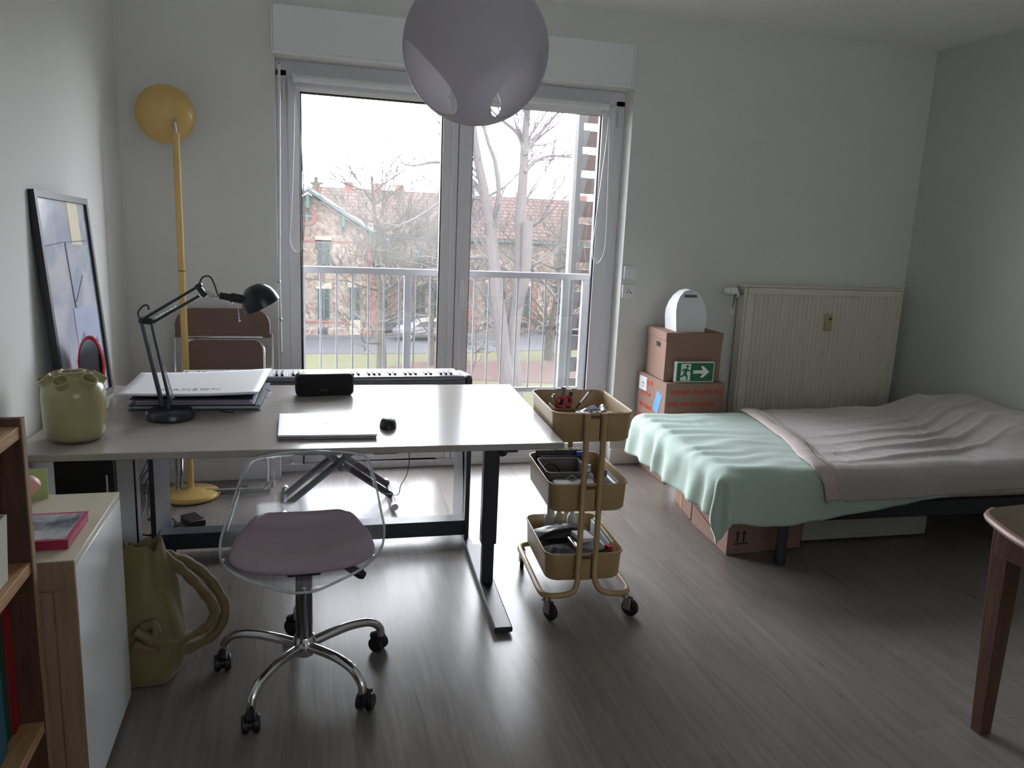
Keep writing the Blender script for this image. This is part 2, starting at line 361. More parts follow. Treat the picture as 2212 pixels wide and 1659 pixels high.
# roller blinds above each pane, with bead chains
def beads(pts, name, parent, rad=.0032):
    return MB().tube(smooth_path(pts, 8), rad, 5).build(name, chainm, parent)
chainm = mat('white_bead_chain', (.7, .7, .7), .4)
for (x0, x1, cx, lab, chain) in (
    (-.01, .84, -.01, 'rolled up white roller blind over the left door leaf', [(-.006, 4.50, 2.18), (-.012, 4.50, 1.9), (-.03, 4.50, 1.5), (-.04, 4.5, 1.36), (-.018, 4.5, 1.292), (.018, 4.50, 1.30), (.036, 4.50, 1.42), (.030, 4.50, 1.8), (-.002, 4.50, 2.18)]),
    (.96, 1.795, 1.80, 'rolled up white roller blind over the right door leaf', [(1.803, 4.50, 2.19), (1.797, 4.50, 2.0), (1.766, 4.50, 1.6), (1.752, 4.5, 1.36), (1.778, 4.5, 1.275), (1.822, 4.50, 1.33), (1.832, 4.50, 1.45), (1.822, 4.50, 1.8), (1.808, 4.50, 2.19)])):
    t = thing('roller_blind', lab, 'blind', ((x0+x1)/2, 4.51, 2.19))
    MB().cyl((x0, 4.512, 2.205), (x1, 4.512, 2.205), .021, 20).build('roll', white_trim, t)
    MB().bb(x0, x1, 4.505, 4.515, 2.150, 2.166).build('bottom_bar', white_trim, t, bev=.003)
    for a_ in (x0-.006, x1): MB().bb(a_, a_+.006, 4.49, 4.535, 2.18, 2.232).build('bracket', white_trim, t)
    beads(chain, 'bead_chain', t)
# hinges (small caps)
MB().cyl((1.885, 4.54, 2.10), (1.885, 4.54, 2.19), .008, 10).build('hinge', upvc, door)
MB().cyl((-.062, 4.54, 2.10), (-.062, 4.54, 2.19), .008, 10).build('hinge', upvc, door)

# shutter crank rod on the left of the door
t = thing('shutter_crank', 'thin jointed white crank rod hanging left of the glazed door', 'crank', (-.09, 4.415, .7))
MB().cyl((-.082, 4.415, 2.25), (-.098, 4.415, 1.13), .0075, 10).build('rod', upvc, t)
MB().cyl((-.097, 4.408, 1.12), (-.094, 4.412, .93), .0065, 10).build('grip', upvc, t)
MB().cyl((-.095, 4.41, .91), (-.095, 4.41, .74), .0075, 10).build('grip', upvc, t)
for c_ in ((-.098, 4.41, 1.125), (-.094, 4.41, .92), (-.08, 4.415, 2.255)): MB().ball(c_, .010).build('joint', steel, t)

# wall plates
t = thing('light_switch', 'square white rocker switch plate above the wall socket', 'switch', (1.978, YB, 1.235))
MB().bb(1.938, 2.02, YB-.012, YB, 1.19, 1.272).build('plate', white_trim, t, bev=.004)
MB().bb(1.951, 2.007, YB-.017, YB-.011, 1.203, 1.259).build('rocker', white_trim, t, bev=.003)
t = thing('wall_socket', 'square white wall socket below the switch plate', 'socket', (1.978, YB, 1.12))
MB().bb(1.934, 2.018, YB-.012, YB, 1.075, 1.158).build('plate', white_trim, t, bev=.004)
MB().lathe([(.026, 0), (.024, .004), (.021, .002), (.021, -.0)], (1.976, YB-.013, 1.117), 24, Matrix.Rotation(PI/2, 4, 'X').to_3x3()).build('socket_ring', white_trim, t)
MB().cyl((1.966, YB-.016, 1.112), (1.966, YB-.011, 1.112), .004, 8).cyl((1.986, YB-.016, 1.112), (1.986, YB-.011, 1.112), .004, 8).cyl((1.976, YB-.018, 1.127), (1.976, YB-.011, 1.127), .0035, 8).build('pin_holes', gasket, t)

# ------------------------------------------------------------------ pendant globe with cut-outs
def pendant():
    C = Vector((.478, 2.2, 1.935)); R0 = .200
    t = thing('pendant_lamp', 'large grey globe pendant lamp with oval cut-outs hanging in front of the door', 'pendant lamp', (C.x, C.y, ZC))
    me = MB(); me.lathe([(R0*math.sin(PI*j/64)+1e-5, -R0*math.cos(PI*j/64)) for j in range(65)][:], C, 80)
    o = me.build('lamp_shade', opal, t)
    mi = WM[t.name].inverted()
    sd = o.modifiers.new('s', 'SOLIDIFY'); sd.thickness = .004; sd.offset = -1
    cut = MB()
    az0 = -math.atan2(C.y, C.x)
    # direction from globe to camera in plan
    toc = math.atan2(-C.y, -C.x)
    for dz_, el, a, b, lean in ((-60, -33, .118, .080, 24), (60, -33, .118, .080, -24), (180, -38, .100, .080, 0), (-33, 47, .070, .040, -12), (33, 47, .070, .040, 12), (150, 45, .08, .05, 0)):
            az = toc + math.radians(dz_)
            d = Vector((math.cos(az)*math.cos(math.radians(el)), math.sin(az)*math.cos(math.radians(el)), math.sin(math.radians(el))))
            ex = Vector((-math.sin(az), math.cos(az), 0)); ey = d.cross(ex)
            ln = math.radians(lean)
            e1 = ex*math.cos(ln)+ey*math.sin(ln); e2 = -ex*math.sin(ln)+ey*math.cos(ln)
            ring = [e1*b*math.cos(2*PI*q/40)*(1-.18*math.sin(2*PI*q/40)*(1 if el < 0 else -1))+e2*a*math.sin(2*PI*q/40) for q in range(40)]
            cut.loft([[C+d*.09+p*.9 for p in ring], [C+d*.27+p*1.05 for p in ring]])
    c = cut.build('cutter', opal, t)
    bm_ = o.modifiers.new('b', 'BOOLEAN'); bm_.operation = 'DIFFERENCE'; bm_.object = c; bm_.solver = 'EXACT'
    bpy.context.view_layer.update()
    dg = bpy.context.evaluated_depsgraph_get(); nm = bpy.data.meshes.new_from_object(o.evaluated_get(dg))
    o.modifiers.clear(); o.data = nm; nm.polygons.foreach_set('use_smooth', [True]*len(nm.polygons)); nm.set_sharp_from_angle(angle=math.radians(40))
    bpy.data.objects.remove(c)
    MB().cyl((C.x, C.y, C.z+R0-.003), (C.x, C.y, ZC-.03), .004, 8).build('cable', white_trim, t)
    MB().lathe([(.001, 0), (.05, 0), (.045, -.03), (.001, -.03)][::-1], (C.x, C.y, ZC), 24).build('ceiling_rose', white_trim, t)
    MB().lathe([(.001, .03), (.02, .03), (.022, -.05), (.001, -.05)], (C.x, C.y, C.z+R0-.04), 16).build('bulb_holder', white_trim, t)
pendant()

# ------------------------------------------------------------------ radiator
def radiator():
    t = thing('radiator', 'large cream ribbed panel radiator on the back wall behind the bed', 'radiator', (3.34, YB, .15))
    x0, x1, z0, z1, yf, yb = 2.755, 3.925, .16, 1.175, 4.325, 4.40
    prof = []; n = 34; p = (x1-x0-.06)/n
    for i in range(n):
        a = x0+.03+i*p
        prof += [(a, yf), (a+p*.35, yf), (a+p*.5, yf+.012), (a+p*.85, yf+.012)]
    prof = [(x0, yf+.004), (x0+.03, yf)]+prof+[(x1-.03, yf), (x1, yf+.004)]
    poly = prof+[(x1, yb), (x0, yb)]
    MB().prism(poly, z0, z1-.035).build('ribbed_panel', radm, t, ang=25)
    MB().bb(x0, x1, yf-.002, yf+.012, z1-.05, z1-.008).build('top_band', radm, t, bev=.003)
    g = MB().bb(x0-.03, x1+.02, yf-.006, yb+.015, z1-.006, z1+.006)
    for i in range(30): pass
    g.build('top_grille', radm, t, bev=.002)
    for a_, b_ in ((x0-.022, x0-.004), (x1+.003, x1+.014)): MB().bb(a_, b_, yf+.002, yb, z0, z1-.004).build('side_cover', radm, t, bev=.002)
    for a_ in (2.9, 3.74): MB().bb(a_, a_+.04, yb, YB, .3, 1.0).build('wall_bracket', radm, t)
    v = MB().cyl((2.76, 4.36, 1.135), (2.69, 4.36, 1.135), .012, 12).cyl((2.705, 4.36, 1.135), (2.705, 4.36, 1.10), .012).cyl((2.76, 4.36, 1.135), (2.725, 4.36, 1.135), .018).build('valve_body', steel, t)
    MB().cyl((2.69, 4.36, 1.138), (2.64, 4.36, 1.14), .024, 20).ball((2.625, 4.36, 1.141), .022).build('thermostat_head', white_trim, v)
    MB().tube(smooth_path([(2.665, 4.335, 1.12), (2.66, 4.33, 1.07), (2.657, 4.33, 1.035)], 5), .002, 5).tube(smooth_path([(2.675, 4.335, 1.12), (2.662, 4.33, 1.07), (2.658, 4.33, 1.035)], 5), .002, 5).build('cord', blackp, v)
    MB().bb(2.64, 2.66, 4.33, 4.336, 1.0, 1.02).bb(2.655, 2.672, 4.33, 4.336, .99, 1.005).build('charm', white_trim, v)
    e = MB().bb(3.34, 3.395, yf-.022, yf, .895, 1.005).build('evaporator_meter', mat('aged_plastic', s2l((.70, .66, .52)), .5), t, bev=.008)
    MB().cyl((3.372, yf-.024, .975), (3.372, yf-.02, .975), .01, 12).build('dark_window', gasket, e)
radiator()

# ------------------------------------------------------------------ outdoors
GZ = -7.0
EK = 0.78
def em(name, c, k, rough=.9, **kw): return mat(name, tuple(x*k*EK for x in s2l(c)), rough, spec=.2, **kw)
railm = em('galvanised_railing', (.92, .92, .94), .34, .6)
screen_grey = em('screen_grey_metal', (.80, .80, .80), .16, .6)
screen_white = em('screen_white_metal', (.97, .97, .98), .30, .6)
stone = None
def patch_mat(name, ca, cb, cc, k, scale, rough=.95, lo=.35, hi=.65):
    m = bpy.data.materials.new(name); m.use_nodes = True; nt = m.node_tree; N = nt.nodes; L = nt.links; b = N['Principled BSDF']
    b.inputs['Roughness'].default_value = rough; b.inputs['Specular IOR Level'].default_value = .2
    tc = N.new('ShaderNodeTexCoord'); vo = N.new('ShaderNodeTexNoise'); vo.inputs['Scale'].default_value = scale; vo.inputs['Detail'].default_value = 6; vo.inputs['Roughness'].default_value = .7
    L.new(tc.outputs['Object'], vo.inputs['Vector']); cr = N.new('ShaderNodeValToRGB')
    cr.color_ramp.elements[0].position = lo; cr.color_ramp.elements[1].position = hi
    cr.color_ramp.elements[0].color = (*[x*k*EK for x in s2l(ca)], 1); cr.color_ramp.elements[1].color = (*[x*k*EK for x in s2l(cc)], 1)
    e = cr.color_ramp.elements.new((lo+hi)/2); e.color = (*[x*k*EK for x in s2l(cb)], 1)
    L.new(vo.outputs['Fac'], cr.inputs[0]); L.new(cr.outputs[0], b.inputs['Base Color']); MATS[name] = m; return m
def stone_mat():
    m = bpy.data.materials.new('rubble_stone'); m.use_nodes = True; nt = m.node_tree; N = nt.nodes; L = nt.links; b = N['Principled BSDF']
    b.inputs['Roughness'].default_value = .95; b.inputs['Specular IOR Level'].default_value = .1
    tc = N.new('ShaderNodeTexCoord'); vo = N.new('ShaderNodeTexVoronoi'); vo.inputs['Scale'].default_value = 4.2
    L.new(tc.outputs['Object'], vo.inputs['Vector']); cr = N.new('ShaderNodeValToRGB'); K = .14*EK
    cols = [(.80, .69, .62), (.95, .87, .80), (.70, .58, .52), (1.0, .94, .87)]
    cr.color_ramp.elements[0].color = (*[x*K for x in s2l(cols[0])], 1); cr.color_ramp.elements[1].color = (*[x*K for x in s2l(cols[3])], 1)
    for i, p in ((1, .35), (2, .65)):
        e = cr.color_ramp.elements.new(p); e.color = (*[x*K for x in s2l(cols[i])], 1)
    sp = N.new('ShaderNodeSeparateColor'); L.new(vo.outputs['Color'], sp.inputs[0]); L.new(sp.outputs[0], cr.inputs[0]); L.new(cr.outputs[0], b.inputs['Base Color'])
    return m
stone = stone_mat()
plaster = em('cream_window_surround', (.96, .90, .82), .17)
brick = em('red_brick_trim', (.88, .60, .54), .14, var=.12, scale=4)
teal = em('teal_shutter_paint', (.42, .68, .62), .13, .6)
winglass = em('dark_window_glass', (.45, .50, .50), .07, .2)
frost = em('pale_teal_eaves', (.72, .85, .87), .17)
roofm = None
def roof_mat():
    m = bpy.data.materials.new('clay_roof_tiles'); m.use_nodes = True; nt = m.node_tree; N = nt.nodes; L = nt.links; b = N['Principled BSDF']
    b.inputs['Roughness'].default_value = .95; b.inputs['Specular IOR Level'].default_value = .1
    tc = N.new('ShaderNodeTexCoord'); mp = N.new('ShaderNodeMapping'); L.new(tc.outputs['Object'], mp.inputs[0])
    mp.inputs['Rotation'].default_value = (PI/2*0, 0, 0)
    sx = N.new('ShaderNodeSeparateXYZ'); L.new(mp.outputs[0], sx.inputs[0]); cx = N.new('ShaderNodeCombineXYZ'); L.new(sx.outputs[0], cx.inputs[0]); L.new(sx.outputs[2], cx.inputs[1])
    br = N.new('ShaderNodeTexBrick'); br.inputs['Brick Width'].default_value = .55; br.inputs['Row Height'].default_value = .30; br.inputs['Mortar Size'].default_value = .045; br.inputs['Scale'].default_value = 1
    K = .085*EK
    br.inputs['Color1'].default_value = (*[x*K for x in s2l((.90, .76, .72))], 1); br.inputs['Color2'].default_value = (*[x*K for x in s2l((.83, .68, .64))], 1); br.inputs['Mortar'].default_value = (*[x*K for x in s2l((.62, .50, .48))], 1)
    L.new(cx.outputs[0], br.inputs['Vector']); L.new(br.outputs['Color'], b.inputs['Base Color']); return m
roofm = roof_mat()
bark = em('pale_grey_bark', (.80, .75, .74), .10, var=.3, scale=6)
bark2 = em('mossy_bark', (.66, .62, .54), .10, var=.3, scale=5)
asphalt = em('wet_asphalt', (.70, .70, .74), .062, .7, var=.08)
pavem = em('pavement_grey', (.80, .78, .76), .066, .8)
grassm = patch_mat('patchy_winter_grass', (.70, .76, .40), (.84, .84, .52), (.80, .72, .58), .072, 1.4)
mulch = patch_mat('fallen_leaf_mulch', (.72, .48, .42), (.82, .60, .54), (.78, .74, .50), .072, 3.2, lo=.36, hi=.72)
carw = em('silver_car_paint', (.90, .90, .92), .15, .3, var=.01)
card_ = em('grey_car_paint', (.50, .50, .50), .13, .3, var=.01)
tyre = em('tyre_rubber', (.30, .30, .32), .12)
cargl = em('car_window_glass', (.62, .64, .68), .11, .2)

def gpoly(name, pts, z, m):
    o = MB().prism(pts, z-.05, z).build(name, m); struct(o); return o
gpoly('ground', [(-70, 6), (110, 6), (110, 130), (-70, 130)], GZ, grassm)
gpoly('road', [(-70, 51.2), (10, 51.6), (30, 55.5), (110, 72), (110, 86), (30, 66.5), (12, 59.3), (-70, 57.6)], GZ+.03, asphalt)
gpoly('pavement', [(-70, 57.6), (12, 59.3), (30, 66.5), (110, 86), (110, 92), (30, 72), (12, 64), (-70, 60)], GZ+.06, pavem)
MBm = [(4.7, 44.0), (8, 42.6), (14, 41.0), (22, 41.5), (34, 43), (34, 50), (24, 50.8), (17, 48.4), (9.5, 48.6), (6.6, 48.0), (5.0, 46.0)]
gpoly('ground_mulch_bed', MBm, GZ+.025, mulch)

# balcony guard rail
def railing():
    t = thing('balcony_railing', 'white metal balcony railing with thin vertical bars outside the glazed door', 'railing', (.9, 4.82, .0))
    y = 4.82
    MB().bb(-.35, 1.86, y-.02, y+.02, 1.155, 1.195).build('top_rail', railm, t, bev=.004)
    MB().bb(-.35, 1.86, y-.015, y+.015, .405, .435).build('bottom_rail', railm, t, bev=.003)
    for x in (-.3, .66, 1.70, 1.84): MB().bb(x-.022, x+.022, y-.02, y+.02, -.1, 1.155).build('post', railm, t, bev=.003)
    b0 = None
    for i in range(23):
        x = -.25+i*.0955
        if min(abs(x-q) for q in (-.3, .66, 1.70, 1.84)) < .03: continue
        if b0 is None:
            b0 = MB().cyl((x, y, .43), (x, y, 1.16), .0062, 8).build('baluster', railm, t); bx = x
        else:
            c = b0.copy(); COL.objects.link(c); c.parent = t; c.location = (x-bx, 0, 0)
    struct(MB().bb(-.6, 2.7, 4.75, 5.3, -.25, -.04).build('balcony_slab', pavem))
railing()
def sunscreen():
    t = thing('slatted_sunscreen', 'tall grey metal sun screen with angled wooden slats beyond the railing', 'sun screen', (2.2, 5.1, -.04))
    MB().bb(1.80, 1.823, 5.07, 5.12, -.04, 2.9).build('edge_strip', screen_white, t)
    MB().bb(1.823, 1.864, 5.085, 5.115, -.04, 2.9).build('post', screen_grey, t)
    MB().bb(2.55, 2.60, 5.085, 5.115, -.04, 2.9).build('post', screen_grey, t)
    n = 0
    for k in range(-3, 15):
        z = 2.085-k*.1545
        if z < .1: continue
        b = MB().prism([(1.86, z-.054), (1.884, z-.054), (1.912, z+.054), (1.86, z+.054)], 0, .004, Matrix(((1, 0, 0, 0), (0, 0, -1, 5.088), (0, 1, 0, 0), (0, 0, 0, 1)))).build('slat_bracket', screen_grey, t)
        MB().box((2.21, 5.105, z), (.68, .020, .106), (math.radians(8), 0, 0)).build('wooden_slat', wood_slat, t)
        MB().cyl((1.872, 5.084, z+.02), (1.872, 5.09, z+.02), .004, 6).build('bolt', steel, b)
sunscreen()

# trees
def grow(mb, p, d, L, rad, depth, rnd, up=.15, bend=.25, spread=.75, n=5, kids=(2, 3)):
    pts = [p.copy()]; rr = [rad]; q = p.copy(); dd = d.normalized(); st = 4
    for i in range(st):
        dd = (dd+Vector((rnd.uniform(-1, 1), rnd.uniform(-1, 1), rnd.uniform(-1, 1)))*bend*.5+Vector((0, 0, up*.25))).normalized()
        q = q+dd*L/st; pts.append(q.copy()); rr.append(rad*(1-.55*(i+1)/st))
    rr = [max(q_, .013) for q_ in rr]
    mb.tube(pts, rr, 6 if rad > .05 else (4 if rad > .02 else 3), cap=False)
    if depth <= 0: return
    for k in range(rnd.randint(*kids)):
        j = rnd.randint(1, st); a = (dd+Vector((rnd.uniform(-1, 1), rnd.uniform(-.8, .8), rnd.uniform(-.5, .9)))*spread).normalized()
        grow(mb, pts[j], a, L*rnd.uniform(.55, .85), rr[j]*rnd.uniform(.5, .75), depth-1, rnd, up, bend, spread, n, kids)
    grow(mb, pts[-1], dd, L*rnd.uniform(.6, .85), rr[-1]*.9, depth-1, rnd, up, bend, spread, n, kids)
def tree(name, label, base, trunks, seed, m, crown, group=None):
    rnd = random.Random(seed); t = thing(name, label, 'tree', base)
    tr = MB(); cr = MB()
    for pts, r0, r1 in trunks:
        P = smooth_path(pts, 4); K = len(P); rr = [r0+(r1-r0)*i/(K-1) for i in range(K)]
        tr.tube([a+Vector((nz(a, .9)*.06, 0, 0)) for a in P], rr, 10)
    tr.build('trunk', m, t)
    for (p, d, L, rad, dep, kw) in crown: grow(cr, Vector(p), Vector(d), L, rad, dep, rnd, **kw)
    cr.build('branches', m, t)
    return t
rt = random.Random(11)
cA = [(10.45, 37, -7.05), (9.96, 37, -4.5), (9.53, 37, -1.7), (9.12, 37, .95), (8.77, 37, 2.9), (8.24, 37, 5.0), (7.75, 37, 7.6), (7.3, 37, 10)]
cB = [(10.75, 37.2, -7.05), (10.42, 37.2, -4.1), (10.68, 37.2, -.8), (10.58, 37.2, 1.9), (10.66, 37.2, 4.7), (10.70, 37.2, 6.9), (10.9, 37.2, 10.5)]
crown = []
for (pp, nlist) in ((cA, 11), (cB, 12)):
    for i in range(nlist):
        a = rt.uniform(1.6, len(pp)-1.01); k = int(a); p = Vector(pp[k]).lerp(Vector(pp[k+1]), a-k)
        sgn = rt.choice((-1, 1)) if pp is cA else rt.choice((-1, 1, 1))
        crown.append((p, (sgn*rt.uniform(.5, 1), rt.uniform(-.7, .7), rt.uniform(.2, .9)), rt.uniform(1.4, 2.6), rt.uniform(.05, .11), 4, dict(up=.25, bend=.35, spread=.6, kids=(2, 2))))
LIMBS = [([(9.12, 37.0, 0.96), (9.41, 37.0, 2.96), (9.16, 37.0, 4.67), (8.71, 37.0, 5.7), (8.29, 37.0, 6.92)], 0.16, 0.05), ([(10.63, 37.0, 4.29), (11.16, 37.12, 4.8), (11.97, 37.12, 5.14), (12.98, 37.12, 5.14)], 0.12, 0.03),
    ([(10.67, 37.0, 5.09), (10.32, 37.24, 6.05), (9.49, 37.24, 6.62), (8.9, 37.24, 7.04)], 0.13, 0.04), ([(10.66, 37.0, 5.19), (11.4, 37.36, 6.14), (12.29, 37.36, 7.22)], 0.12, 0.04),
    ([(8.77, 37.0, 2.88), (8.16, 37.48, 3.77), (7.35, 37.48, 4.37), (6.34, 37.48, 4.52), (5.36, 37.48, 4.29), (4.63, 37.48, 4.39)], 0.14, 0.02), ([(9.23, 37.0, 0.07), (8.31, 37.6, 0.11), (6.94, 37.6, -0.36), (5.58, 37.6, -0.74)], 0.13, 0.03),
    ([(9.8, 37.0, -3.58), (9.25, 37.72, -2.03), (8.26, 37.72, -0.9)], 0.16, 0.06), ([(8.77, 37.0, 2.9), (8.2, 37.5, 3.0), (7.62, 37.8, 3.21), (6.79, 37.84, 2.73), (5.56, 37.84, 1.91), (4.46, 37.84, 1.38)], 0.11, 0.03),
    ([(10.71, 37.0, 0.12), (11.95, 37.96, -0.82), (12.88, 37.96, -1.75)], 0.1, 0.03), ([(10.01, 37.0, -4.52), (9.5, 38.08, -3.25), (8.75, 38.08, -2.55)], 0.12, 0.05)]
for pts_, ra_, rb_ in LIMBS:
    for _ in range(6):
        k_ = rt.randint(1, len(pts_)-1); p_ = Vector(pts_[k_-1]).lerp(Vector(pts_[k_]), rt.random()); d_ = (Vector(pts_[k_])-Vector(pts_[k_-1])).normalized()
        crown.append((p_, d_+Vector((rt.uniform(-.7, .7), rt.uniform(-.5, .5), rt.uniform(-.5, .9))), rt.uniform(.7, 1.5), rb_*1.1, 2, dict(up=.15, bend=.5, spread=.7, kids=(1, 2))))
tree('bare_tree', 'tall bare tree with two thick pale trunks beyond the right door leaf', (10.55, 37, GZ), [(cA, .42, .10), (cB, .46, .10), ([(10.5, 37.1, -2.4), (10.82, 36.7, -.8), (10.78, 36.6, 1.95)], .24, .27)] + LIMBS, 3, bark, crown)
def bushy(label, base, lean, H, seed, m, n1, L1, depth, tr0):
    b = Vector(base); rnd = random.Random(seed); top = b+Vector((lean, 0, H)); mid = b.lerp(top, .45)+Vector((.15, 0, 0))
    tr_ = [([b-Vector((0, 0, .1)), b+Vector((0, 0, H*.2)), mid, top], tr0, tr0*.16)]
    cr_ = []
    for i in range(n1):
        q = rnd.uniform(.18, .92); p = b.lerp(top, q); an = rnd.uniform(0, 2*PI)
        cr_.append((p, (math.cos(an), math.sin(an), rnd.uniform(.0, .8)), L1*(1.15-.55*q)*rnd.uniform(.8, 1.2), tr0*.28*(1.1-q*.6), depth, dict(up=.08, bend=.40, spread=.62, kids=(2, 2))))
    tree('bare_tree', label, tuple(b), tr_, seed, m, cr_)
bushy('bare spreading tree on the grass in front of the gabled house', (4.45, 43, GZ), -.6, 11.0, 5, bark2, 34, 2.3, 4, .34)
bushy('bare mossy tree at the right edge behind the sun screen', (16.4, 49, GZ), .4, 10.0, 9, bark2, 30, 2.6, 4, .40)
bushy('slender bare tree between the silver car and the door post', (8.0, 47, GZ), -.5, 10.0, 17, bark2, 22, 2.0, 4, .2)
bushy('low bare shrub left of the double trunked tree', (9.2, 41, GZ), .2, 3.2, 23, bark2, 12, .9, 2, .08)

# buildings
def wall_window(par, x0, x1, z0, z1, y, panel=True):
    MB().bb(x0-.15, x1+.15, y-.06, y+.02, z1, z1+.45).build('lintel', plaster, par)
    w_ = MB().bb(x0, x1, y-.03, y+.02, z0, z1).build('window', winglass, par)
    xm = (x0+x1)/2; q = .065
    MB().bb(x0, x0+q, y-.08, y-.02, z0, z1).bb(x1-q, x1, y-.08, y-.02, z0, z1).bb(xm-q*.7, xm+q*.7, y-.08, y-.02, z0, z1).bb(x0, x1, y-.08, y-.02, z0+(z1-z0)*.68, z0+(z1-z0)*.68+q).bb(x0, x1, y-.08, y-.02, z0, z0+q).build('window_frame', teal, w_)
def houses():
    t = thing('gabled_house', 'old stone house wing with a gable, round window and teal shutters', 'house', (0.8, 60, GZ))
    y = 60.0
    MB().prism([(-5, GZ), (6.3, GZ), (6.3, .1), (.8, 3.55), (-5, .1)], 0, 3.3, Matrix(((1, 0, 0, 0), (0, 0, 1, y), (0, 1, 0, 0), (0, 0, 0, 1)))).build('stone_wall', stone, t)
    Rm_ = MB()
    for sg in (-1, 1):
        a = Vector((.8, 0, 3.75)); b = Vector((.8+sg*6.1, 0, -.05)); n_ = Vector((0, 0, .22))
        Rm_.add([(a.x, y-.6, a.z), (b.x, y-.6, b.z), (b.x, y+3.4, b.z), (a.x, y+3.4, a.z), (a.x, y-.6, a.z+.25), (b.x, y-.6, b.z+.25), (b.x, y+3.4, b.z+.25), (a.x, y+3.4, a.z+.25)], [(0, 1, 2, 3), (4, 7, 6, 5), (0, 4, 5, 1), (1, 5, 6, 2), (2, 6, 7, 3), (3, 7, 4, 0)])
    Rm_.build('roof', roofm, t)
    fb = MB()
    for sg in (-1, 1):
        fb.tube([(.8, y-.7, 3.86), (.8+sg*6.15, y-.7, .08)], .17, 4)
    fb.build('bargeboard', frost, t)
    for (x, z) in ((.75, 2.6), (3.3, 1.35), (5.3, .25)): MB().bb(x-.1, x+.1, y-.6, y, z-.1, z+.9).tube([(x, y-.02, z-.5), (x, y-.5, z+.3)], .08, 5).build('eaves_bracket', teal, t)
    rw = MB().lathe([(.001, .0), (.42, 0)], (.70, y-.05, 1.92), 28, Matrix.Rotation(PI/2, 4, 'X').to_3x3()).build('round_window', winglass, t)
    MB().lathe([(.42, 0), (.70, 0), (.70, .08), (.42, .08)], (.70, y-.02, 1.92), 28, Matrix.Rotation(PI/2, 4, 'X').to_3x3()).build('brick_ring', brick, t)
    MB().bb(.68, .72, y-.09, y-.05, 1.5, 2.34).bb(.28, 1.12, y-.09, y-.05, 1.90, 1.94).build('muntin', plaster, rw)
    MB().bb(5.05, 5.8, y-.08, y+.1, GZ, -.3).build('brick_pier', brick, t)
    MB().bb(-5, 6.3, y-.06, y+.02, .08, .22).build('string_course', brick, t)
    MB().bb(-5, 6.3, y-.06, y+.02, -5.95, -5.83).build('string_course', brick, t)
    wall_window(t, 1.42, 2.32, -1.6, .05, y); wall_window(t, 1.42, 2.32, -5.7, -3.4, y); wall_window(t, 3.78, 4.6, -5.7, -3.25, y)
    MB().bb(3.80, 4.62, y-.1, y+.05, GZ+.1, -5.75).build('white_door_panel', plaster, t)
    MB().bb(1.45, 2.15, y-.05, y+.02, -6.86, -6.35).build('cellar_vent', winglass, t)
    ch = MB().bb(1.15, 1.72, 62.4, 63.0, 2.8, 4.35).build('chimney', brick, t)
    MB().bb(1.02, 1.85, 62.3, 63.1, 4.35, 4.5).lathe([(.16, 0), (.13, .4), (.001, .4)], (1.43, 62.7, 4.5), 10).build('chimney_cap', bark2, ch)
    # long main range
    t = thing('long_stone_house', 'long stone house with a tiled roof behind the bare trees', 'house', (30, 64, GZ))
    y = 64.0
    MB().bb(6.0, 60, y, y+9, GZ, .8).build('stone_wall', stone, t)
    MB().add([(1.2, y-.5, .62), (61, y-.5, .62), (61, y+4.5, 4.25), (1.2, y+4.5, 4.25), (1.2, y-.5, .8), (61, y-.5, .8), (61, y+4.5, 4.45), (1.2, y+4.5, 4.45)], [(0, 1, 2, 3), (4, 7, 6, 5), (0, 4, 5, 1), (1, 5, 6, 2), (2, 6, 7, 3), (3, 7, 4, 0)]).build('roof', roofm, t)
    MB().bb(6, 61, y-.62, y-.5, .52, .66).build('gutter', teal, t)
    for x in (3.9, 6.3, 8.2, 19, 25, 33): MB().bb(x, x+.7, y+4.2, y+4.8, 3.9, 4.95).build('chimney', brick, t)
    k = 0
    for x0 in (6.2, 9.35, 12.6, 15.4, 18.4, 21.5, 24.6, 27.8, 31):
        wall_window(t, x0, x0+.9, -1.6, .05, y); wall_window(t, x0+.02, x0+.92, -5.7, -3.15, y)
        MB().bb(x0+1.15, x0+1.6, y-.06, y+.03, GZ, -2.9).build('brick_pier', brick, t)
        MB().bb(x0+.05, x0+.8, y-.05, y+.02, -6.7, -6.3).build('cellar_vent', winglass, t)
    wall_window(t, 10.95, 11.4, -5.7, -3.0, y)
    MB().bb(6, 60, y-.06, y+.02, -5.95, -5.83).bb(6, 60, y-.05, y+.02, -2.55, -2.4).build('string_course', brick, t)
houses()
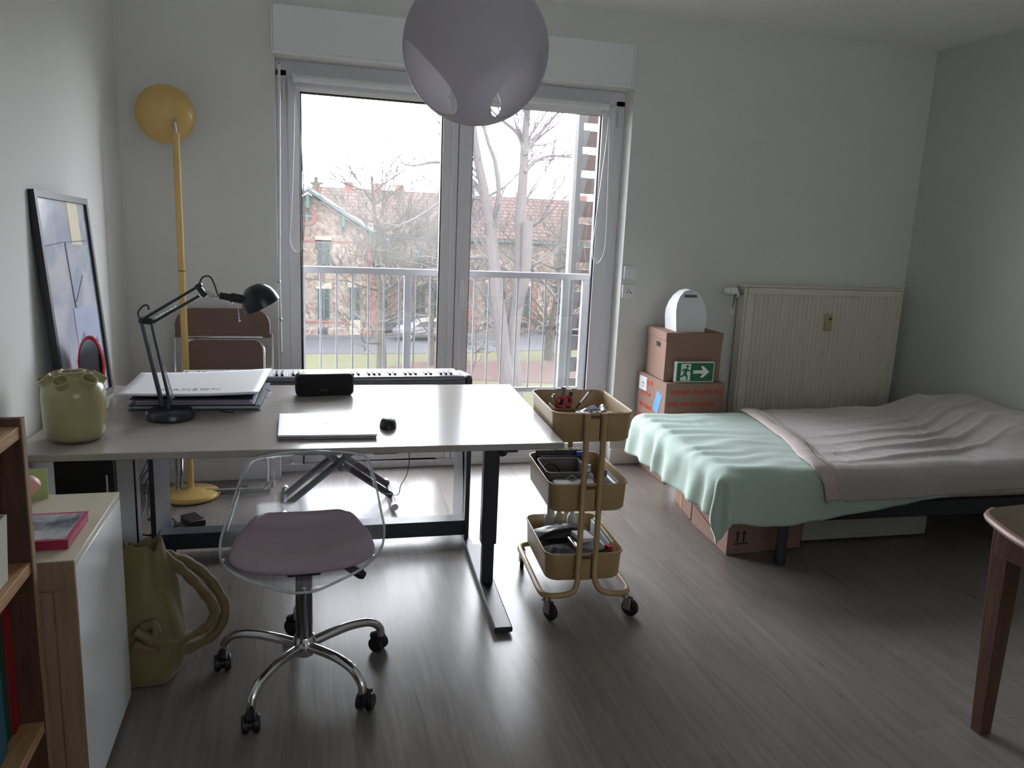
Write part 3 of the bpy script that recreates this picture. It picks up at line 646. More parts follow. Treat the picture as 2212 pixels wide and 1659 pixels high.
def car(label, x, y, m, rz=0, sc=1.0):
    t = thing('parked_car', label, 'car', (x, y, GZ+.03), rz)
    side = [(-2.15, .35), (-2.2, .75), (-2.05, .98), (-1.1, 1.12), (-.55, 1.52), (.2, 1.62), (1.2, 1.55), (1.85, 1.15), (2.1, 1.0), (2.15, .4)]
    M = Matrix(((1, 0, 0, 0), (0, 0, 1, -.88), (0, 1, 0, 0), (0, 0, 0, 1)))
    MB().prism([(a*sc, b) for a, b in side], 0, 1.76, M).build('car_body', m, t, bev=.09, world=False)
    MB().prism([(-.95*sc, 1.10), (-.48*sc, 1.44), (.12*sc, 1.52), (.12*sc, 1.08)], -.02, 1.80, M).prism([(.2*sc, 1.08), (.2*sc, 1.52), (1.1*sc, 1.46), (1.6*sc, 1.12)], -.02, 1.80, M).build('side_window', cargl, t, world=False)
    for wx in (-1.35*sc, 1.35*sc):
        for wy in (-.86, .86):
            w_ = MB().cyl((wx, wy-.11, .34), (wx, wy+.11, .34), .36, 20).build('wheel', tyre, t, world=False)
            MB().cyl((wx, wy-.13, .34), (wx, wy+.13, .34), .22, 12).build('hubcap', carw, w_, world=False)
    MB().bb(-2.16*sc, -1.9*sc, -.8, .8, .68, .84).build('headlight', cargl, t, world=False)
car('silver car parked in front of the stone houses, half behind the door post', 9.45, 58.2, carw, 0, 1.05)
car('dark grey car parked behind the silver car', 8.75, 61.9, card_, 0)
car('white car parked at the far right behind the sun screen', 22.2, 62.0, carw, .25)

# ------------------------------------------------------------------ desk
ZT = .735; DA = math.radians(-3.9)
D = thing('desk', 'large taupe topped desk on dark metal legs in front of the glazed door', 'desk', (.05, 2.95, 0))
FL, FR, BR, BL = (-.850, 2.50), (.891, 2.442), (.972, 3.464), (-.790, 3.531)
MB().prism([FL, FR, BR, BL], ZT-.023, ZT).build('desktop', desk_lam, D, bev=.0025)
ca, sa = math.cos(DA), math.sin(DA)
def dl(x, y, ox, oy): return (ox+x*ca-y*sa, oy+x*sa+y*ca)
def tleg(cx, cy):
    Rz = Matrix.Rotation(DA, 3, 'Z')
    l = MB().box((cx, cy, (.712+.20)/2), (.062, .05, .712-.20), Rz).build('leg', blackm, D, bev=.003)
    MB().box((cx, cy, .115), (.048, .038, .19), Rz).build('inner_column', blackm, l, bev=.002)
    M = Matrix.Translation((cx, cy, 0)) @ Matrix.Rotation(DA, 4, 'Z')
    ft = MB().loft([[M @ Vector((sx*(.034-dz), sy*(.385-dz*1.0), z)) for sx, sy in ((-1, -1), (1, -1), (1, 1), (-1, 1))] for z, dz in ((.004, .012), (.012, .0), (.026, .0), (.030, .003))])
    ft.build('foot', blackm, D, bev=.002)
    MB().box((cx, cy, .702), (.05, .75, .02), Rz).build('top_bracket', blackm, D)
tleg(.737, 2.865); tleg(-.600, 2.93)
MB().box((.07, 2.93, .695), (1.28, .04, .03), (0, 0, math.radians(-2))).build('cross_rail', blackm, D)
MB().tube(smooth_path([(.66, 2.56, .71), (.675, 2.56, .695), (.69, 2.56, .672), (.705, 2.56, .668), (.715, 2.56, .69)], 4), .011, 8).build('hand_control', blackp, D)
MB().bb(.235, .33, 2.52, 2.60, .690, .711).build('underside_box', blackp, D, bev=.01)

# digital piano on its stand, behind the desk
PS = thing('piano_stand', 'dark slate wooden piano stand with a low cross beam behind the desk', 'piano stand', (.08, 3.5, 0))
slate = mat('dark_slate_board', (.035, .042, .055), .4, bump=.02, bscale=300)
def pside(x, y):
    Rz = Matrix.Rotation(math.radians(-1.5), 3, 'Z')
    MB().box((x, y+.155, .355), (.021, .33, .67), Rz).build('side_panel', slate, PS, bev=.002)
    MB().box((x, y+.10, .012), (.03, .44, .024), Rz).build('foot', slate, PS, bev=.003)
pside(.757, 3.345); pside(-.600, 3.385)
def beamp(p, q, w_, h_, name):
    p = Vector(p); q = Vector(q); d = (q-p); a = math.atan2(d.y, d.x)
    return MB().box((p+q)/2, (d.length, w_, h_), (0, 0, a)).build(name, slate, PS, bev=.003)
beamp((-.588, 3.425, .072), (.746, 3.385, .072), .085, .072, 'cross_beam')
MB().bb(-.585, -.52, 3.38, 3.45, 0, .036).build('beam_foot', blackp, PS)
MB().cyl((.19, 3.385, 0), (.19, 3.385, .036), .022, 12).build('beam_foot', blackp, PS)
P = thing('digital_piano', 'black digital piano with white keys behind the desk, in front of the door', 'piano', (.12, 3.69, .69))
px0, px1, py0, py1 = -.56, .807, 3.545, 3.80
pb = MB(); 
M90 = Matrix(((0, 0, 1, 0), (1, 0, 0, 0), (0, 1, 0, 0), (0, 0, 0, 1)))
pb.prism([(py0+.02, .690), (py1-.01, .690), (py1, .705), (py1, .738), (py0+.062, .738), (py0+.055, .757), (py0+.02, .757), (py0, .742), (py0, .705)], px0+.035, px1-.035, M90)
pb.build('piano_body', mat('piano_grey_shell', (.10, .105, .13), .28), P, bev=.004)
for a, b in ((px0, px0+.035), (px1-.035, px1)):
    MB().prism([(py0+.02, .690), (py1-.01, .690), (py1, .705), (py1, .745), (py0+.07, .760), (py0+.02, .760), (py0, .742), (py0, .705)], a, b, M90).build('end_block', blackm, P, bev=.012)
MB().bb(px0+.05, px1-.10, py0-.001, py0+.004, .742, .746).build('slot_line', gasket, P)
kw = (px1-.045-(px0+.045))/52; keyw = mat('white_key_plastic', (.75, .75, .77), .25, var=.01)
k0 = None; kb0 = None
for i in range(52):
    x = px0+.045+i*kw
    if k0 is None: k0 = MB().bb(x+.0006, x+kw-.0006, py0+.064, py1-.008, .739, .753).build('white_key', keyw, P, bev=.0012)
    else:
        c = k0.copy(); COL.objects.link(c); c.parent = P; c.location = (i*kw, 0, 0)
    if i % 7 in (0, 2, 3, 5, 6) and i < 51:
        if kb0 is None: kb0 = MB().bb(x+kw-.0055, x+kw+.0055, py0+.064, py0+.155, .750, .765).build('black_key', blackp, P, bev=.002); bi = i
        else:
            c = kb0.copy(); COL.objects.link(c); c.parent = P; c.location = ((i-bi)*kw, 0, 0)

# folding X stool behind the desk
ST = thing('folding_stool', 'black folding X legged stool seen through the chair back under the desk', 'stool', (.18, 4.0, 0))
def bar(a, b, w_, name='leg'):
    a = Vector(a); b = Vector(b); return MB().tube([a, b], w_, 4).build(name, blackm, ST, bev=.002)
for yy in (3.90, 4.08):
    bar((-.08, yy, .015), (.42, yy, .43), .018); bar((.47, yy+.02, .04), (-.06, yy+.02, .43), .018)
MB().cyl((.20, 3.87, .225), (.20, 4.13, .225), .018, 12).build('pivot', blackm, ST)
for x, z in ((-.08, .015), (.47, .03)):
    fb = MB().cyl((x, 3.80, z), (x, 4.18, z), .014, 12).build('foot_bar', blackm, ST)
    for y_ in (3.775, 4.17): MB().cyl((x, y_, z), (x, y_+.033, z), .018, 14).build('foot_cap', silver, fb)
MB().bb(-.10, .46, 3.84, 4.14, .43, .49).build('seat', blackp, ST, bev=.02)
# ------------------------------------------------------------------ things on the desk
def up(M3, v): return M3 @ Vector(v)
# vase with spouts
V = thing('spouted_vase', 'squat yellow green ceramic vase with several open spouts at the desk end', 'vase', (-.692, 2.672, ZT))
vc = Vector((-.692, 2.672, 0)); hh = .218; R_ = .091
prof = [(.001, 0), (.058, 0), (.074, .006), (.086, .022), (.0905, .045), (R_, .10), (.0925, .150), (.089, .172), (.078, .190), (.060, .201), (.038, .207), (.036, .214), (.039, .222), (.033, .222), (.030, .205), (.05, .195), (.074, .175), (.084, .15), (.082, .03), (.05, .012), (.001, .01)]
MB().lathe([(a, b+ZT) for a, b in prof], vc, 48).build('vase_body', vase_m, V)
for k in range(6):
    a = math.radians(20+60*k); d = Vector((math.cos(a), math.sin(a), 0)); ax = (d*.60+Vector((0, 0, 1))*.85).normalized()
    c = vc+d*.064+Vector((0, 0, ZT+.184)); Rm = ax.to_track_quat('Z', 'Y').to_matrix()
    MB().lathe([(.030, -.020), (.024, .004), (.0225, .018), (.0245, .029), (.0205, .030), (.018, .010), (.016, -.012)], c, 20, Rm).build('spout', vase_m, V)

# framed picture leaning on the wall, small red mirror
def pict():
    tl, tr_, br_, bl_ = Vector((-.852, 2.95, 1.52)), Vector((-.800, 3.41, 1.503)), Vector((-.745, 3.412, .737)), Vector((-.800, 2.955, .737))
    t = thing('framed_print', 'tall black framed pale blue print leaning against the left wall on the desk', 'picture', tuple((br_+bl_)/2))
    ex = (tr_-tl).normalized(); ez = (tl-bl_).normalized(); nn = ez.cross(ex).normalized()  # towards room or wall
    if nn.x < 0: nn = -nn
    def q(a, b, d): # a along width 0..1, b height 0..1
        return bl_.lerp(br_, a).lerp(tl.lerp(tr_, a), b)+nn*d
    w_ = (tr_-tl).length; h_ = (tl-bl_).length; fw = .018/w_; fh = .018/h_
    def slab(mb, a0, a1, b0, b1, d0, d1):
        mb.add([q(a0, b0, d0), q(a1, b0, d0), q(a1, b1, d0), q(a0, b1, d0), q(a0, b0, d1), q(a1, b0, d1), q(a1, b1, d1), q(a0, b1, d1)], [(0, 3, 2, 1), (4, 5, 6, 7), (0, 1, 5, 4), (1, 2, 6, 5), (2, 3, 7, 6), (3, 0, 4, 7)]); return mb
    fr_ = MB(); slab(fr_, 0, fw, 0, 1, -.014, .012); slab(fr_, 1-fw, 1, 0, 1, -.014, .012); slab(fr_, fw, 1-fw, 0, fh*1.2, -.014, .012); slab(fr_, fw, 1-fw, 1-fh*1.3, 1, -.014, .012)
    fr_.build('frame', blackm, t, bev=.001)
    m = bpy.data.materials.new('watercolour_print'); m.use_nodes = True; nt = m.node_tree; N = nt.nodes; L = nt.links; b = N['Principled BSDF']; b.inputs['Roughness'].default_value = .15
    tc = N.new('ShaderNodeTexCoord'); n1 = N.new('ShaderNodeTexNoise'); n1.inputs['Scale'].default_value = 4; n1.inputs['Detail'].default_value = 5; n1.inputs['Distortion'].default_value = 1.2
    L.new(tc.outputs['Object'], n1.inputs[0]); cr = N.new('ShaderNodeValToRGB'); cr.color_ramp.elements[0].position = .40; cr.color_ramp.elements[1].position = .56
    cr.color_ramp.elements[0].color = (*s2l((.72, .75, .83)), 1); cr.color_ramp.elements[1].color = (*s2l((.86, .86, .89)), 1); L.new(n1.outputs[0], cr.inputs[0])
    L.new(cr.outputs[0], b.inputs['Base Color'])
    a = MB(); slab(a, fw, 1-fw, fh, 1-fh, -.006, .002); art = a.build('print_sheet', m, t)
    inkb = mat('pale_blue_wash', s2l((.68, .73, .84)), .3, var=.1); inkl = mat('grey_violet_line', s2l((.66, .66, .76)), .4); paleyel = mat('pale_yellow_patch', s2l((.86, .82, .66)), .3)
    a = MB(); slab(a, .45, .93, .18, .47, .0022, .0026); a.build('blue_wash', inkb, t)
    a = MB(); slab(a, .60, .80, .77, .97, .0022, .0026); a.build('yellow_patch', paleyel, t)  # pale yellow patch near the top of the sheet
    ln = MB()
    def stroke(pts, r=.003): ln.tube([q(x, y, .0025) for x, y in pts], r, 4)
    stroke([(.08, .76), (.4, .78), (.9, .79)], .002); stroke([(.46, .78), (.48, .6), (.5, .47)], .0025); stroke([(.72, .62), (.56, .52), (.52, .5)], .002)
    rr_ = random.Random(4)
    for i in range(16):
        x, y = rr_.uniform(.45, .85), rr_.uniform(.15, .35); pts = [(x, y)]
        for k in range(5): x += rr_.uniform(-.08, .08); y += rr_.uniform(-.025, .025); pts.append((x, y))
        stroke(pts, .002)
    stroke([(.4, .24), (.85, .25)], .0025)
    ln.build('drawn_lines', inkl, t)
pict()
SM = thing('small_mirror', 'small red arched table mirror behind the yellow green vase', 'mirror', (-.730, 3.07, ZT))
def sm_ring(rx, rz, y, n=24):
    return [Vector((-.730+math.cos(2*PI*i/n)*rx, y+math.cos(2*PI*i/n)*rx*-.4, .905+math.sin(2*PI*i/n)*rz)) for i in range(n)]
MB().loft([sm_ring(.046, .105, 3.075), sm_ring(.050, .110, 3.07), sm_ring(.046, .105, 3.06)]).build('red_frame', redp, SM)
MB().loft([sm_ring(.040, .098, 3.0595), sm_ring(.040, .098, 3.057)]).build('mirror_glass', mirror_m, SM)
MB().lathe([(.001, 0), (.045, 0), (.04, .012), (.008, .02), (.006, .07), (.001, .07)], (-.730, 3.07, ZT), 20).build('stand', redp, SM)

# desk lamp
DLm = thing('desk_lamp', 'dark blue jointed desk lamp with a domed shade on the desk', 'lamp', (-.450, 2.925, ZT))
bx, by = -.450, 2.925
MB().lathe([(.001, 0), (.077, 0), (.083, .006), (.083, .022), (.076, .032), (.05, .036), (.001, .037)], (bx, by, ZT), 40).build('base', bluem, DLm)
k_ = by/2.85
def dp(x, z, dy=0): # scale the measured points out to the lamp's plane
    return Vector((x*k_, by+dy, 1.45-(1.45-z)*k_))
j0 = dp(-.455, .790); j1 = dp(-.515, 1.105); j1b = dp(-.483, 1.098); j2 = dp(-.322, 1.222); j2b = dp(-.330, 1.192); j3 = dp(-.265, 1.184)
MB().cyl((j0.x+.012, by, ZT+.025), (j0.x+.01, by, j0.z+.03), .011, 12).build('post', bluem, DLm)
la = MB()
for dy in (-.012, .012): la.tube([dp(-.462, .80, dy), dp(-.516, 1.10, dy)], .0060, 8)
la.tube([dp(-.436, .80), dp(-.486, 1.095)], .0060, 8)
la.build('lower_arm', bluem, DLm)
ua = MB()
for dy in (-.012, .012): ua.tube([dp(-.508, 1.105, dy), dp(-.325, 1.222, dy)], .0055, 8)
ua.tube([dp(-.485, 1.088), dp(-.328, 1.186)], .0055, 8)
ua.build('upper_arm', bluem, DLm)
el = MB().box(dp(-.50, 1.098), (.045, .03, .022), (0, math.radians(8), 0)).cyl(dp(-.515, 1.10, -.02), dp(-.515, 1.10, .02), .008).cyl(dp(-.485, 1.093, -.02), dp(-.485, 1.093, .02), .007)
el.build('elbow_joint', bluem, DLm, bev=.003)
MB().box(dp(-.322, 1.205), (.018, .028, .05), (0, math.radians(-35), 0)).cyl(dp(-.325, 1.222, -.018), dp(-.325, 1.222, .018), .008).build('upper_joint', blackp, DLm, bev=.003)
MB().tube([dp(-.325, 1.190), dp(-.30, 1.196), dp(-.282, 1.188)], .010, 8).build('chrome_knuckle', chrome, DLm)
MB().tube([dp(-.282, 1.186), dp(-.24, 1.172), dp(-.222, 1.165)], .005, 8).cyl(dp(-.226, 1.160, -.012), dp(-.226, 1.160, .012), .006).build('bracket', chrome, DLm)
sp1 = [dp(-.425, .93), dp(-.448, .83)]
def spring(a, b, rad, turns, name):
    a, b = Vector(a), Vector(b); ax = (b-a).normalized(); n1 = ax.orthogonal().normalized(); n2 = ax.cross(n1); pts = []
    for i in range(turns*8+1):
        t = i/(turns*8); an = 2*PI*turns*t; pts.append(a.lerp(b, t)+(n1*math.cos(an)+n2*math.sin(an))*rad)
    return MB().tube(pts, .0012, 4).build(name, chrome, DLm)
spring(dp(-.455, .945), dp(-.428, .825), .006, 26, 'spring')
spring(dp(-.483, 1.10), dp(-.40, 1.148), .006, 20, 'spring')
for pp_ in ([dp(-.52, 1.10), dp(-.525, 1.125), dp(-.508, 1.148), dp(-.494, 1.150), dp(-.49, 1.135)], [dp(-.328, 1.225), dp(-.315, 1.25), dp(-.292, 1.252), dp(-.278, 1.225), dp(-.268, 1.192), dp(-.25, 1.186)]): MB().tube(smooth_path(pp_, 5), .0030, 6).build('cable', blackp, DLm)
ax = (dp(-.10, 1.150)-dp(-.215, 1.180)).normalized(); Rm = (ax+Vector((0, .0, -.25))).normalized().to_track_quat('Z', 'Y').to_matrix()
hc = dp(-.212, 1.180)
MB().cyl(dp(-.262, 1.187), dp(-.222, 1.182), .013, 14).cyl(dp(-.226, 1.183), dp(-.185, 1.176), .017, 16).build('socket', blackp, DLm)
hd = MB().lathe([(.001, 0), (.025, .004), (.045, .016), (.058, .034), (.065, .055), (.067, .080), (.0655, .080), (.063, .055), (.045, .022), (.02, .009), (.001, .006)], dp(-.158, 1.224), 44, (Vector((.46, .10, -.88))).normalized().to_track_quat('Z', 'Y').to_matrix())
hd.build('lamp_shade', mat('blue_black_enamel', s2l((.13, .15, .20)), .28), DLm)
MB().cyl(dp(-.202, 1.155), dp(-.200, 1.10), .0022, 6).ball(dp(-.200, 1.10), .004).build('pull_rod', chrome, DLm)

# folders and sketch pad
def slabq(mb, c4, z0, z1): return mb.prism(c4, z0, z1)
fo = thing('portfolio_folder', 'dark slate portfolio folder with ribbons under the white sketch pad', 'folder', (-.38, 3.25, ZT))
MB().prism([(-.615, 3.050), (-.142, 3.020), (-.118, 3.455), (-.600, 3.475)], ZT, ZT+.004).prism([(-.612, 3.048), (-.145, 3.018), (-.120, 3.45), (-.60, 3.47)], ZT+.018, ZT+.022).build('cover', greyfolder, fo)
MB().prism([(-.60, 3.065), (-.155, 3.035), (-.135, 3.44), (-.59, 3.46)], ZT+.005, ZT+.017).build('sheets', paperw, fo)
MB().tube([(-.127, 3.22, ZT+.002), (-.112, 3.27, ZT+.02), (-.13, 3.30, ZT+.024)], .002, 5).tube([(-.30, 3.02, ZT+.01), (-.28, 3.0, ZT+.003), (-.24, 2.985, ZT+.002)], .002, 5).build('ribbon', gasket, fo)
f2 = thing('black_folder', 'black plastic folder of loose papers lying between slate folder and sketch pad', 'folder', (-.38, 3.2, ZT+.022))
MB().prism([(-.60, 3.030), (-.16, 3.005), (-.14, 3.43), (-.59, 3.45)], ZT+.0225, ZT+.027).prism([(-.60, 3.025), (-.17, 3.0), (-.145, 3.43), (-.59, 3.45)], ZT+.048, ZT+.052).build('cover', bluedark, f2)
for i in range(5): MB().prism([(-.585, 3.035+.002*i), (-.165-.006*i, 3.012+.003*i), (-.15-.004*i, 3.42), (-.58, 3.44)], ZT+.0275+i*.004, ZT+.030+i*.004).build('sheet', [paperw, purple, paperw, purple, inkgrey][i], f2)
pad = thing('sketch_pad', 'large white sketch pad lying on top of the folder pile behind the desk lamp', 'sketch pad', (-.38, 3.2, ZT+.055))
def padf(a, b):
    p = Vector((-.632, 2.945, 0)).lerp(Vector((-.149, 2.975, 0)), a).lerp(Vector((-.630, 3.415, 0)).lerp(Vector((-.118, 3.50, 0)), a), b)
    p.z = .808+.012*a*a*(1-b)*0+.016*(1-b)**3*(1-a*.5)-.006*math.sin(PI*a)+.004*b; return p
MB().grid(padf, 16, 16).build('cover_sheet', paperw, pad, solid=.006, offset=-1)
text('CANSON', .046, basis((-.50, 3.055, .8115), (.99, .03, -.01), (-.02, 1, .0)), 'brand_print', inkgrey, pad, spacing=1.15)

# laptop, mouse, loudspeaker
lp = thing('laptop', 'closed silver laptop lying on the desk behind the chair', 'laptop', (.093, 2.73, ZT))
lpoly = [(-.071, 2.583), (.256, 2.565), (.270, 2.880), (-.072, 2.895)]
def shr(poly, k):
    cx = sum(p[0] for p in poly)/4; cy = sum(p[1] for p in poly)/4; return [(cx+(p[0]-cx)*k, cy+(p[1]-cy)*k) for p in poly]
MB().prism(shr(lpoly, .985), ZT+.001, ZT+.008).build('base', mat('grey_laptop_base', (.35, .36, .38), .35, .5), lp, bev=.002)
MB().prism(lpoly, ZT+.0095, ZT+.017).build('lid', silver, lp, bev=.002)
MB().lathe([(.001, 0), (.017, 0), (.017, .0005), (.001, .0005)], (.095, 2.735, ZT+.0171), 24).build('lid_emblem', paperw, lp)
ms = thing('computer_mouse', 'black computer mouse on the desk right of the laptop', 'mouse', (.310, 2.715, ZT))
def msf(a, b):
    th = 2*PI*a; ph = b*PI/2; rx = .031; ry = .052; cx = math.cos(th); sy = math.sin(th)
    k = math.cos(ph)**.6; q = Vector((.310+.012*(sy*.3)+rx*k*cx*(1+.1*sy), 2.72+ry*k*sy, ZT+.002+.036*math.sin(ph)*(1-.25*max(sy, 0)*k))); return q
MB().grid(msf, 28, 10).build('mouse_body', blackp, ms)
MB().cyl((.3075, 2.750, ZT+.0265), (.3125, 2.750, ZT+.0265), .006, 12).build('scroll_wheel', greyp, ms)
spk = thing('bluetooth_speaker', 'black rounded portable loudspeaker standing on the desk before the piano', 'speaker', (.106, 3.29, ZT))
Mx = Matrix.Translation((.106, 3.262, 0)) @ Matrix.Rotation(math.radians(4), 4, 'Z') @ Matrix(((1, 0, 0, 0), (0, 0, 1, 0), (0, 1, 0, 0), (0, 0, 0, 1)))
MB().prism(rrect(-.120, .120, ZT+.0, ZT+.094, .020), 0, .055, Mx).build('cabinet', blackp, spk, bev=.006)
MB().prism(rrect(-.113, .113, ZT+.007, ZT+.087, .016), -.003, .0, Mx).build('grille', mat('black_speaker_mesh', (.008, .008, .012), .8, bump=.6, bscale=900), spk, bev=.002)
text('SONY', .011, Mx @ basis((-.018, ZT+.022, -.0038), (1, 0, 0), (0, 1, 0)), 'brand_print', greyp, spk)

# ------------------------------------------------------------------ swivel chair with a clear shell
def chair():
    cx, cy = .008, 2.35
    t = thing('swivel_chair', 'clear plastic swivel chair with mauve seat cushion in front of the desk', 'chair', (cx, cy, 0))
    # v: y, z, half width, centre shift, edge lift, edge forward
    K = [(2.058, .440, .030, .004, .000, .0), (2.062, .455, .085, .004, .000, .008), (2.080, .464, .135, .004, .001, .014), (2.115, .466, .176, .004, .003, .02), (2.170, .462, .209, .004, .008, .02), (2.235, .452, .231, .006, .013, .015),
         (2.310, .447, .243, .009, .020, .0), (2.385, .468, .247, .013, .028, -.03), (2.430, .530, .232, .018, .022, -.05), (2.448, .600, .218, .022, .010, -.045), (2.455, .665, .200, .026, .004, -.035),
         (2.457, .708, .184, .028, -.002, -.025), (2.458, .724, .172, .029, -.008, -.02), (2.458, .731, .150, .030, -.010, -.015)]
    def samp(v):
        a = v*(len(K)-1); k = min(int(a), len(K)-2); q = a-k
        def g(i):
            p0 = K[max(k-1, 0)][i]; p1 = K[k][i]; p2 = K[k+1][i]; p3 = K[min(k+2, len(K)-1)][i]
            return .5*((2*p1)+(-p0+p2)*q+(2*p0-5*p1+4*p2-p3)*q*q+(-p0+3*p1-3*p2+p3)*q**3)
        return [g(i) for i in range(6)]
    def shell(a, b):
        y, z, hw, sh, lift, fw = samp(b); s = a*2-1
        wav = .0015*nz((s*2, b*6, 0), 2.0)
        return Vector((sh+s*hw, y+fw*s*s*(1 if b < .5 else 1)+wav, z+lift*s*s+wav))
    sh = MB().grid(shell, 36, 60).build('clear_shell', acryl, t, solid=.006, ang=60)
    rim = [shell(0, v/60) for v in range(61)]+[shell(a/20, 1) for a in range(1, 21)]+[shell(1, v/60) for v in range(59, -1, -1)]+[shell(a/20, 0) for a in range(19, 0, -1)]
    MB().tube(rim, .0042, 6, closed=True).build('polished_rim', mat('polished_acrylic_edge', (.62, .66, .72), .12, var=.01, alpha=.7, spec=.9), sh)
    def cush(top):
        def fn(a, b):
            th = 2*PI*a; rr = b
            sg = lambda v_: math.copysign(abs(v_)**.78, v_); ex_ = .5 if math.sin(th) > 0 else .8; x = math.copysign(abs(math.cos(th))**ex_, math.cos(th))*.212*rr; yy = sg(math.sin(th))*.170*rr
            yc = 2.262+yy; v = None
            # seat height under this point
            zz = None
            ys = [k[0] for k in K[:9]]
            for i in range(8):
                if ys[i] <= yc <= ys[i+1]: q = (yc-ys[i])/(ys[i+1]-ys[i]); zz = K[i][1]*(1-q)+K[i+1][1]*q; li = K[i][4]*(1-q)+K[i+1][4]*q
            if zz is None: zz = K[0][1] if yc < ys[0] else K[8][1]; li = .02
            zz = min(zz, .512)+li*(x/.24)**2+.004
            h = .026*max(0, 1-rr**5)**.5+.012
            dent = -.012*math.exp(-((x+.02)**2+(yy+.02)**2)/.006)-.004*math.exp(-((x-.05)**2+(yy-.03)**2)/.002)+.003*nz((x, yy, 1), 9)
            return Vector((.008+x, yc, zz+(h+dent*(1-rr**4) if top else .012*(1-max(0, 1-rr**8)**.5))))
        return fn
    c = MB().grid(cush(True), 64, 20); c.grid(cush(False), 64, 20)
    c.build('seat_cushion', pinkish, t, ang=180)
    MB().bb(cx-.05, cx+.05, cy-.12, cy+.05, .405, .438).cyl((cx, cy, .36), (cx, cy, .42), .020).build('seat_mechanism', blackp, t, bev=.006)
    for dx in (-.085, .085):
        MB().cyl((cx+dx*.6, cy-.09, .438), (cx+dx*.6, cy-.09, .447), .008, 10).build('bolt', chrome, t)
    MB().tube(smooth_path([(cx+.03, cy+.0, .40), (.10, cy-.0, .385), (.135, cy-.0, .372)], 4), .004, 8).build('lever_rod', steel, t)
    MB().tube([(.135, cy, .375), (.15, cy, .368), (.185, cy, .345), (.197, cy, .337)], [.008, .013, .017, .012], 10).build('lever_grip', blackp, t)
    MB().cyl((cx, cy, .405), (cx, cy, .365), .0235, 20).build('column_collar', blackp, t)
    MB().cyl((cx, cy, .368), (cx, cy, .135), .0265, 24).build('gas_column', mat('dark_chrome', (.22, .22, .235), .25, 1.0, var=.01), t)
    MB().lathe([(.001, .085), (.030, .085), (.036, .10), (.036, .135), (.030, .150), (.026, .152), (.001, .152)], (cx, cy, 0), 28).build('hub', chrome, t)
    for k, ang in enumerate((23, 95, 157, 237, 307)):
        a = math.radians(ang); d = Vector((math.cos(a), math.sin(a), 0))
        P = smooth_path([Vector((cx, cy, .118))+d*.03, Vector((cx, cy, .128))+d*.10, Vector((cx, cy, .132))+d*.17, Vector((cx, cy, .122))+d*.235, Vector((cx, cy, .092))+d*.272, Vector((cx, cy, .062))+d*.278], 5)
        n = len(P); lg = MB().tube(P, [.0165-.004*i/n for i in range(n)], 14).build('star_leg', chrome, t)
        e = Vector((cx, cy, 0))+d*.283; pn = Vector((-d.y, d.x, 0)); sw = (pn*.6+d*.8*(1 if k % 2 else -.4)).normalized(); ax = Vector((-sw.y, sw.x, 0)); wc = e+sw*.016
        w_ = MB()
        for sg in (-1, 1): w_.tube([wc+ax*sg*.006+Vector((0, 0, .027)), wc+ax*sg*.009+Vector((0, 0, .027)), wc+ax*sg*.022+Vector((0, 0, .027)), wc+ax*sg*.026+Vector((0, 0, .027))], [.024, .027, .027, .022], 22)
        ca_ = w_.build('caster', blackp, t)
        MB().tube([wc-ax*.008+Vector((0, 0, .027)), wc+ax*.008+Vector((0, 0, .027))], .020, 14).cyl(e+Vector((0, 0, .03)), e+Vector((0, 0, .066)), .011, 10).tube([wc-sw*.02+Vector((0, 0, .045)), wc+Vector((0, 0, .058)), wc+sw*.022+Vector((0, 0, .045))], .016, 8).build('caster_hood', blackp, ca_)
chair()

# ------------------------------------------------------------------ trolley
CA = math.radians(-5.0); CC = (1.083, 2.815)
CT = thing('utility_trolley', 'beige metal three tray utility trolley on casters right of the desk', 'trolley', (CC[0], CC[1], 0), CA)
MC = WM['utility_trolley']
def cw(x, y, z): return MC @ Vector((x, y, z))
TW, TL = .159, .215
def tray(zt, dep, nm):
    rings = []
    for (sh_, z) in ((.0, zt), (.0015, zt+.0025), (.003, zt), (.004, zt-.006), (.012, zt-dep)): rings.append([Vector((x, y, z)) for x, y in rrect(-TW+sh_, TW-sh_, -TL+sh_, TL-sh_, .045, 8)])
    inner = [[Vector((x, y, z)) for x, y in rrect(-TW+sh_, TW-sh_, -TL+sh_, TL-sh_, .043, 8)] for sh_, z in ((.0145, zt-dep), (.0145, zt-dep+.002), (.0075, zt-.006), (.004, zt))]
    # outer shell then floor then inner wall
    outer = [[Vector((x, y, z)) for x, y in rrect(-TW+sh_, TW-sh_, -TL+sh_, TL-sh_, .045, 8)] for sh_, z in ((.004, zt), (.0, zt-.001), (.0, zt+.004), (.004, zt+.004))]
    m = MB(); allr = [[Vector((x, y, z)) for x, y in rrect(-TW+sh_, TW-sh_, -TL+sh_, TL-sh_, .045, 8)] for sh_, z in
        ((.018, zt-dep+.003), (.010, zt-dep+.012), (.006, zt-.004), (.003, zt+.003), (.000, zt+.003), (-.001, zt-.003), (.004, zt-.006), (.008, zt-dep+.010), (.016, zt-dep))]
    m.loft(allr, cap=True)
    o = m.build(nm, beigem, CT, world=False, ang=45)
    for sy in (-1, 1):
        MB().bb(-.020, .020, sy*(TL+.001)-.003, sy*(TL+.001)+.003, zt-dep*.95, zt+.002).build('end_plate', beigem, o, world=False, bev=.002)
        MB().lathe([(.001, .0045), (.003, .004), (.0042, 0)], (0, sy*(TL+.004), zt-.055), 12, Matrix.Rotation(PI/2*sy, 4, 'X').to_3x3()).build('screw', silver, o, world=False)
        MB().bb(-.017, .017, sy*(TL+.0045)-.0008, sy*(TL+.0045)+.0008, zt-.018, zt-.006).build('slot', mat('shadow_slot', s2l((.34, .28, .20)), .7), o, world=False)
    return o
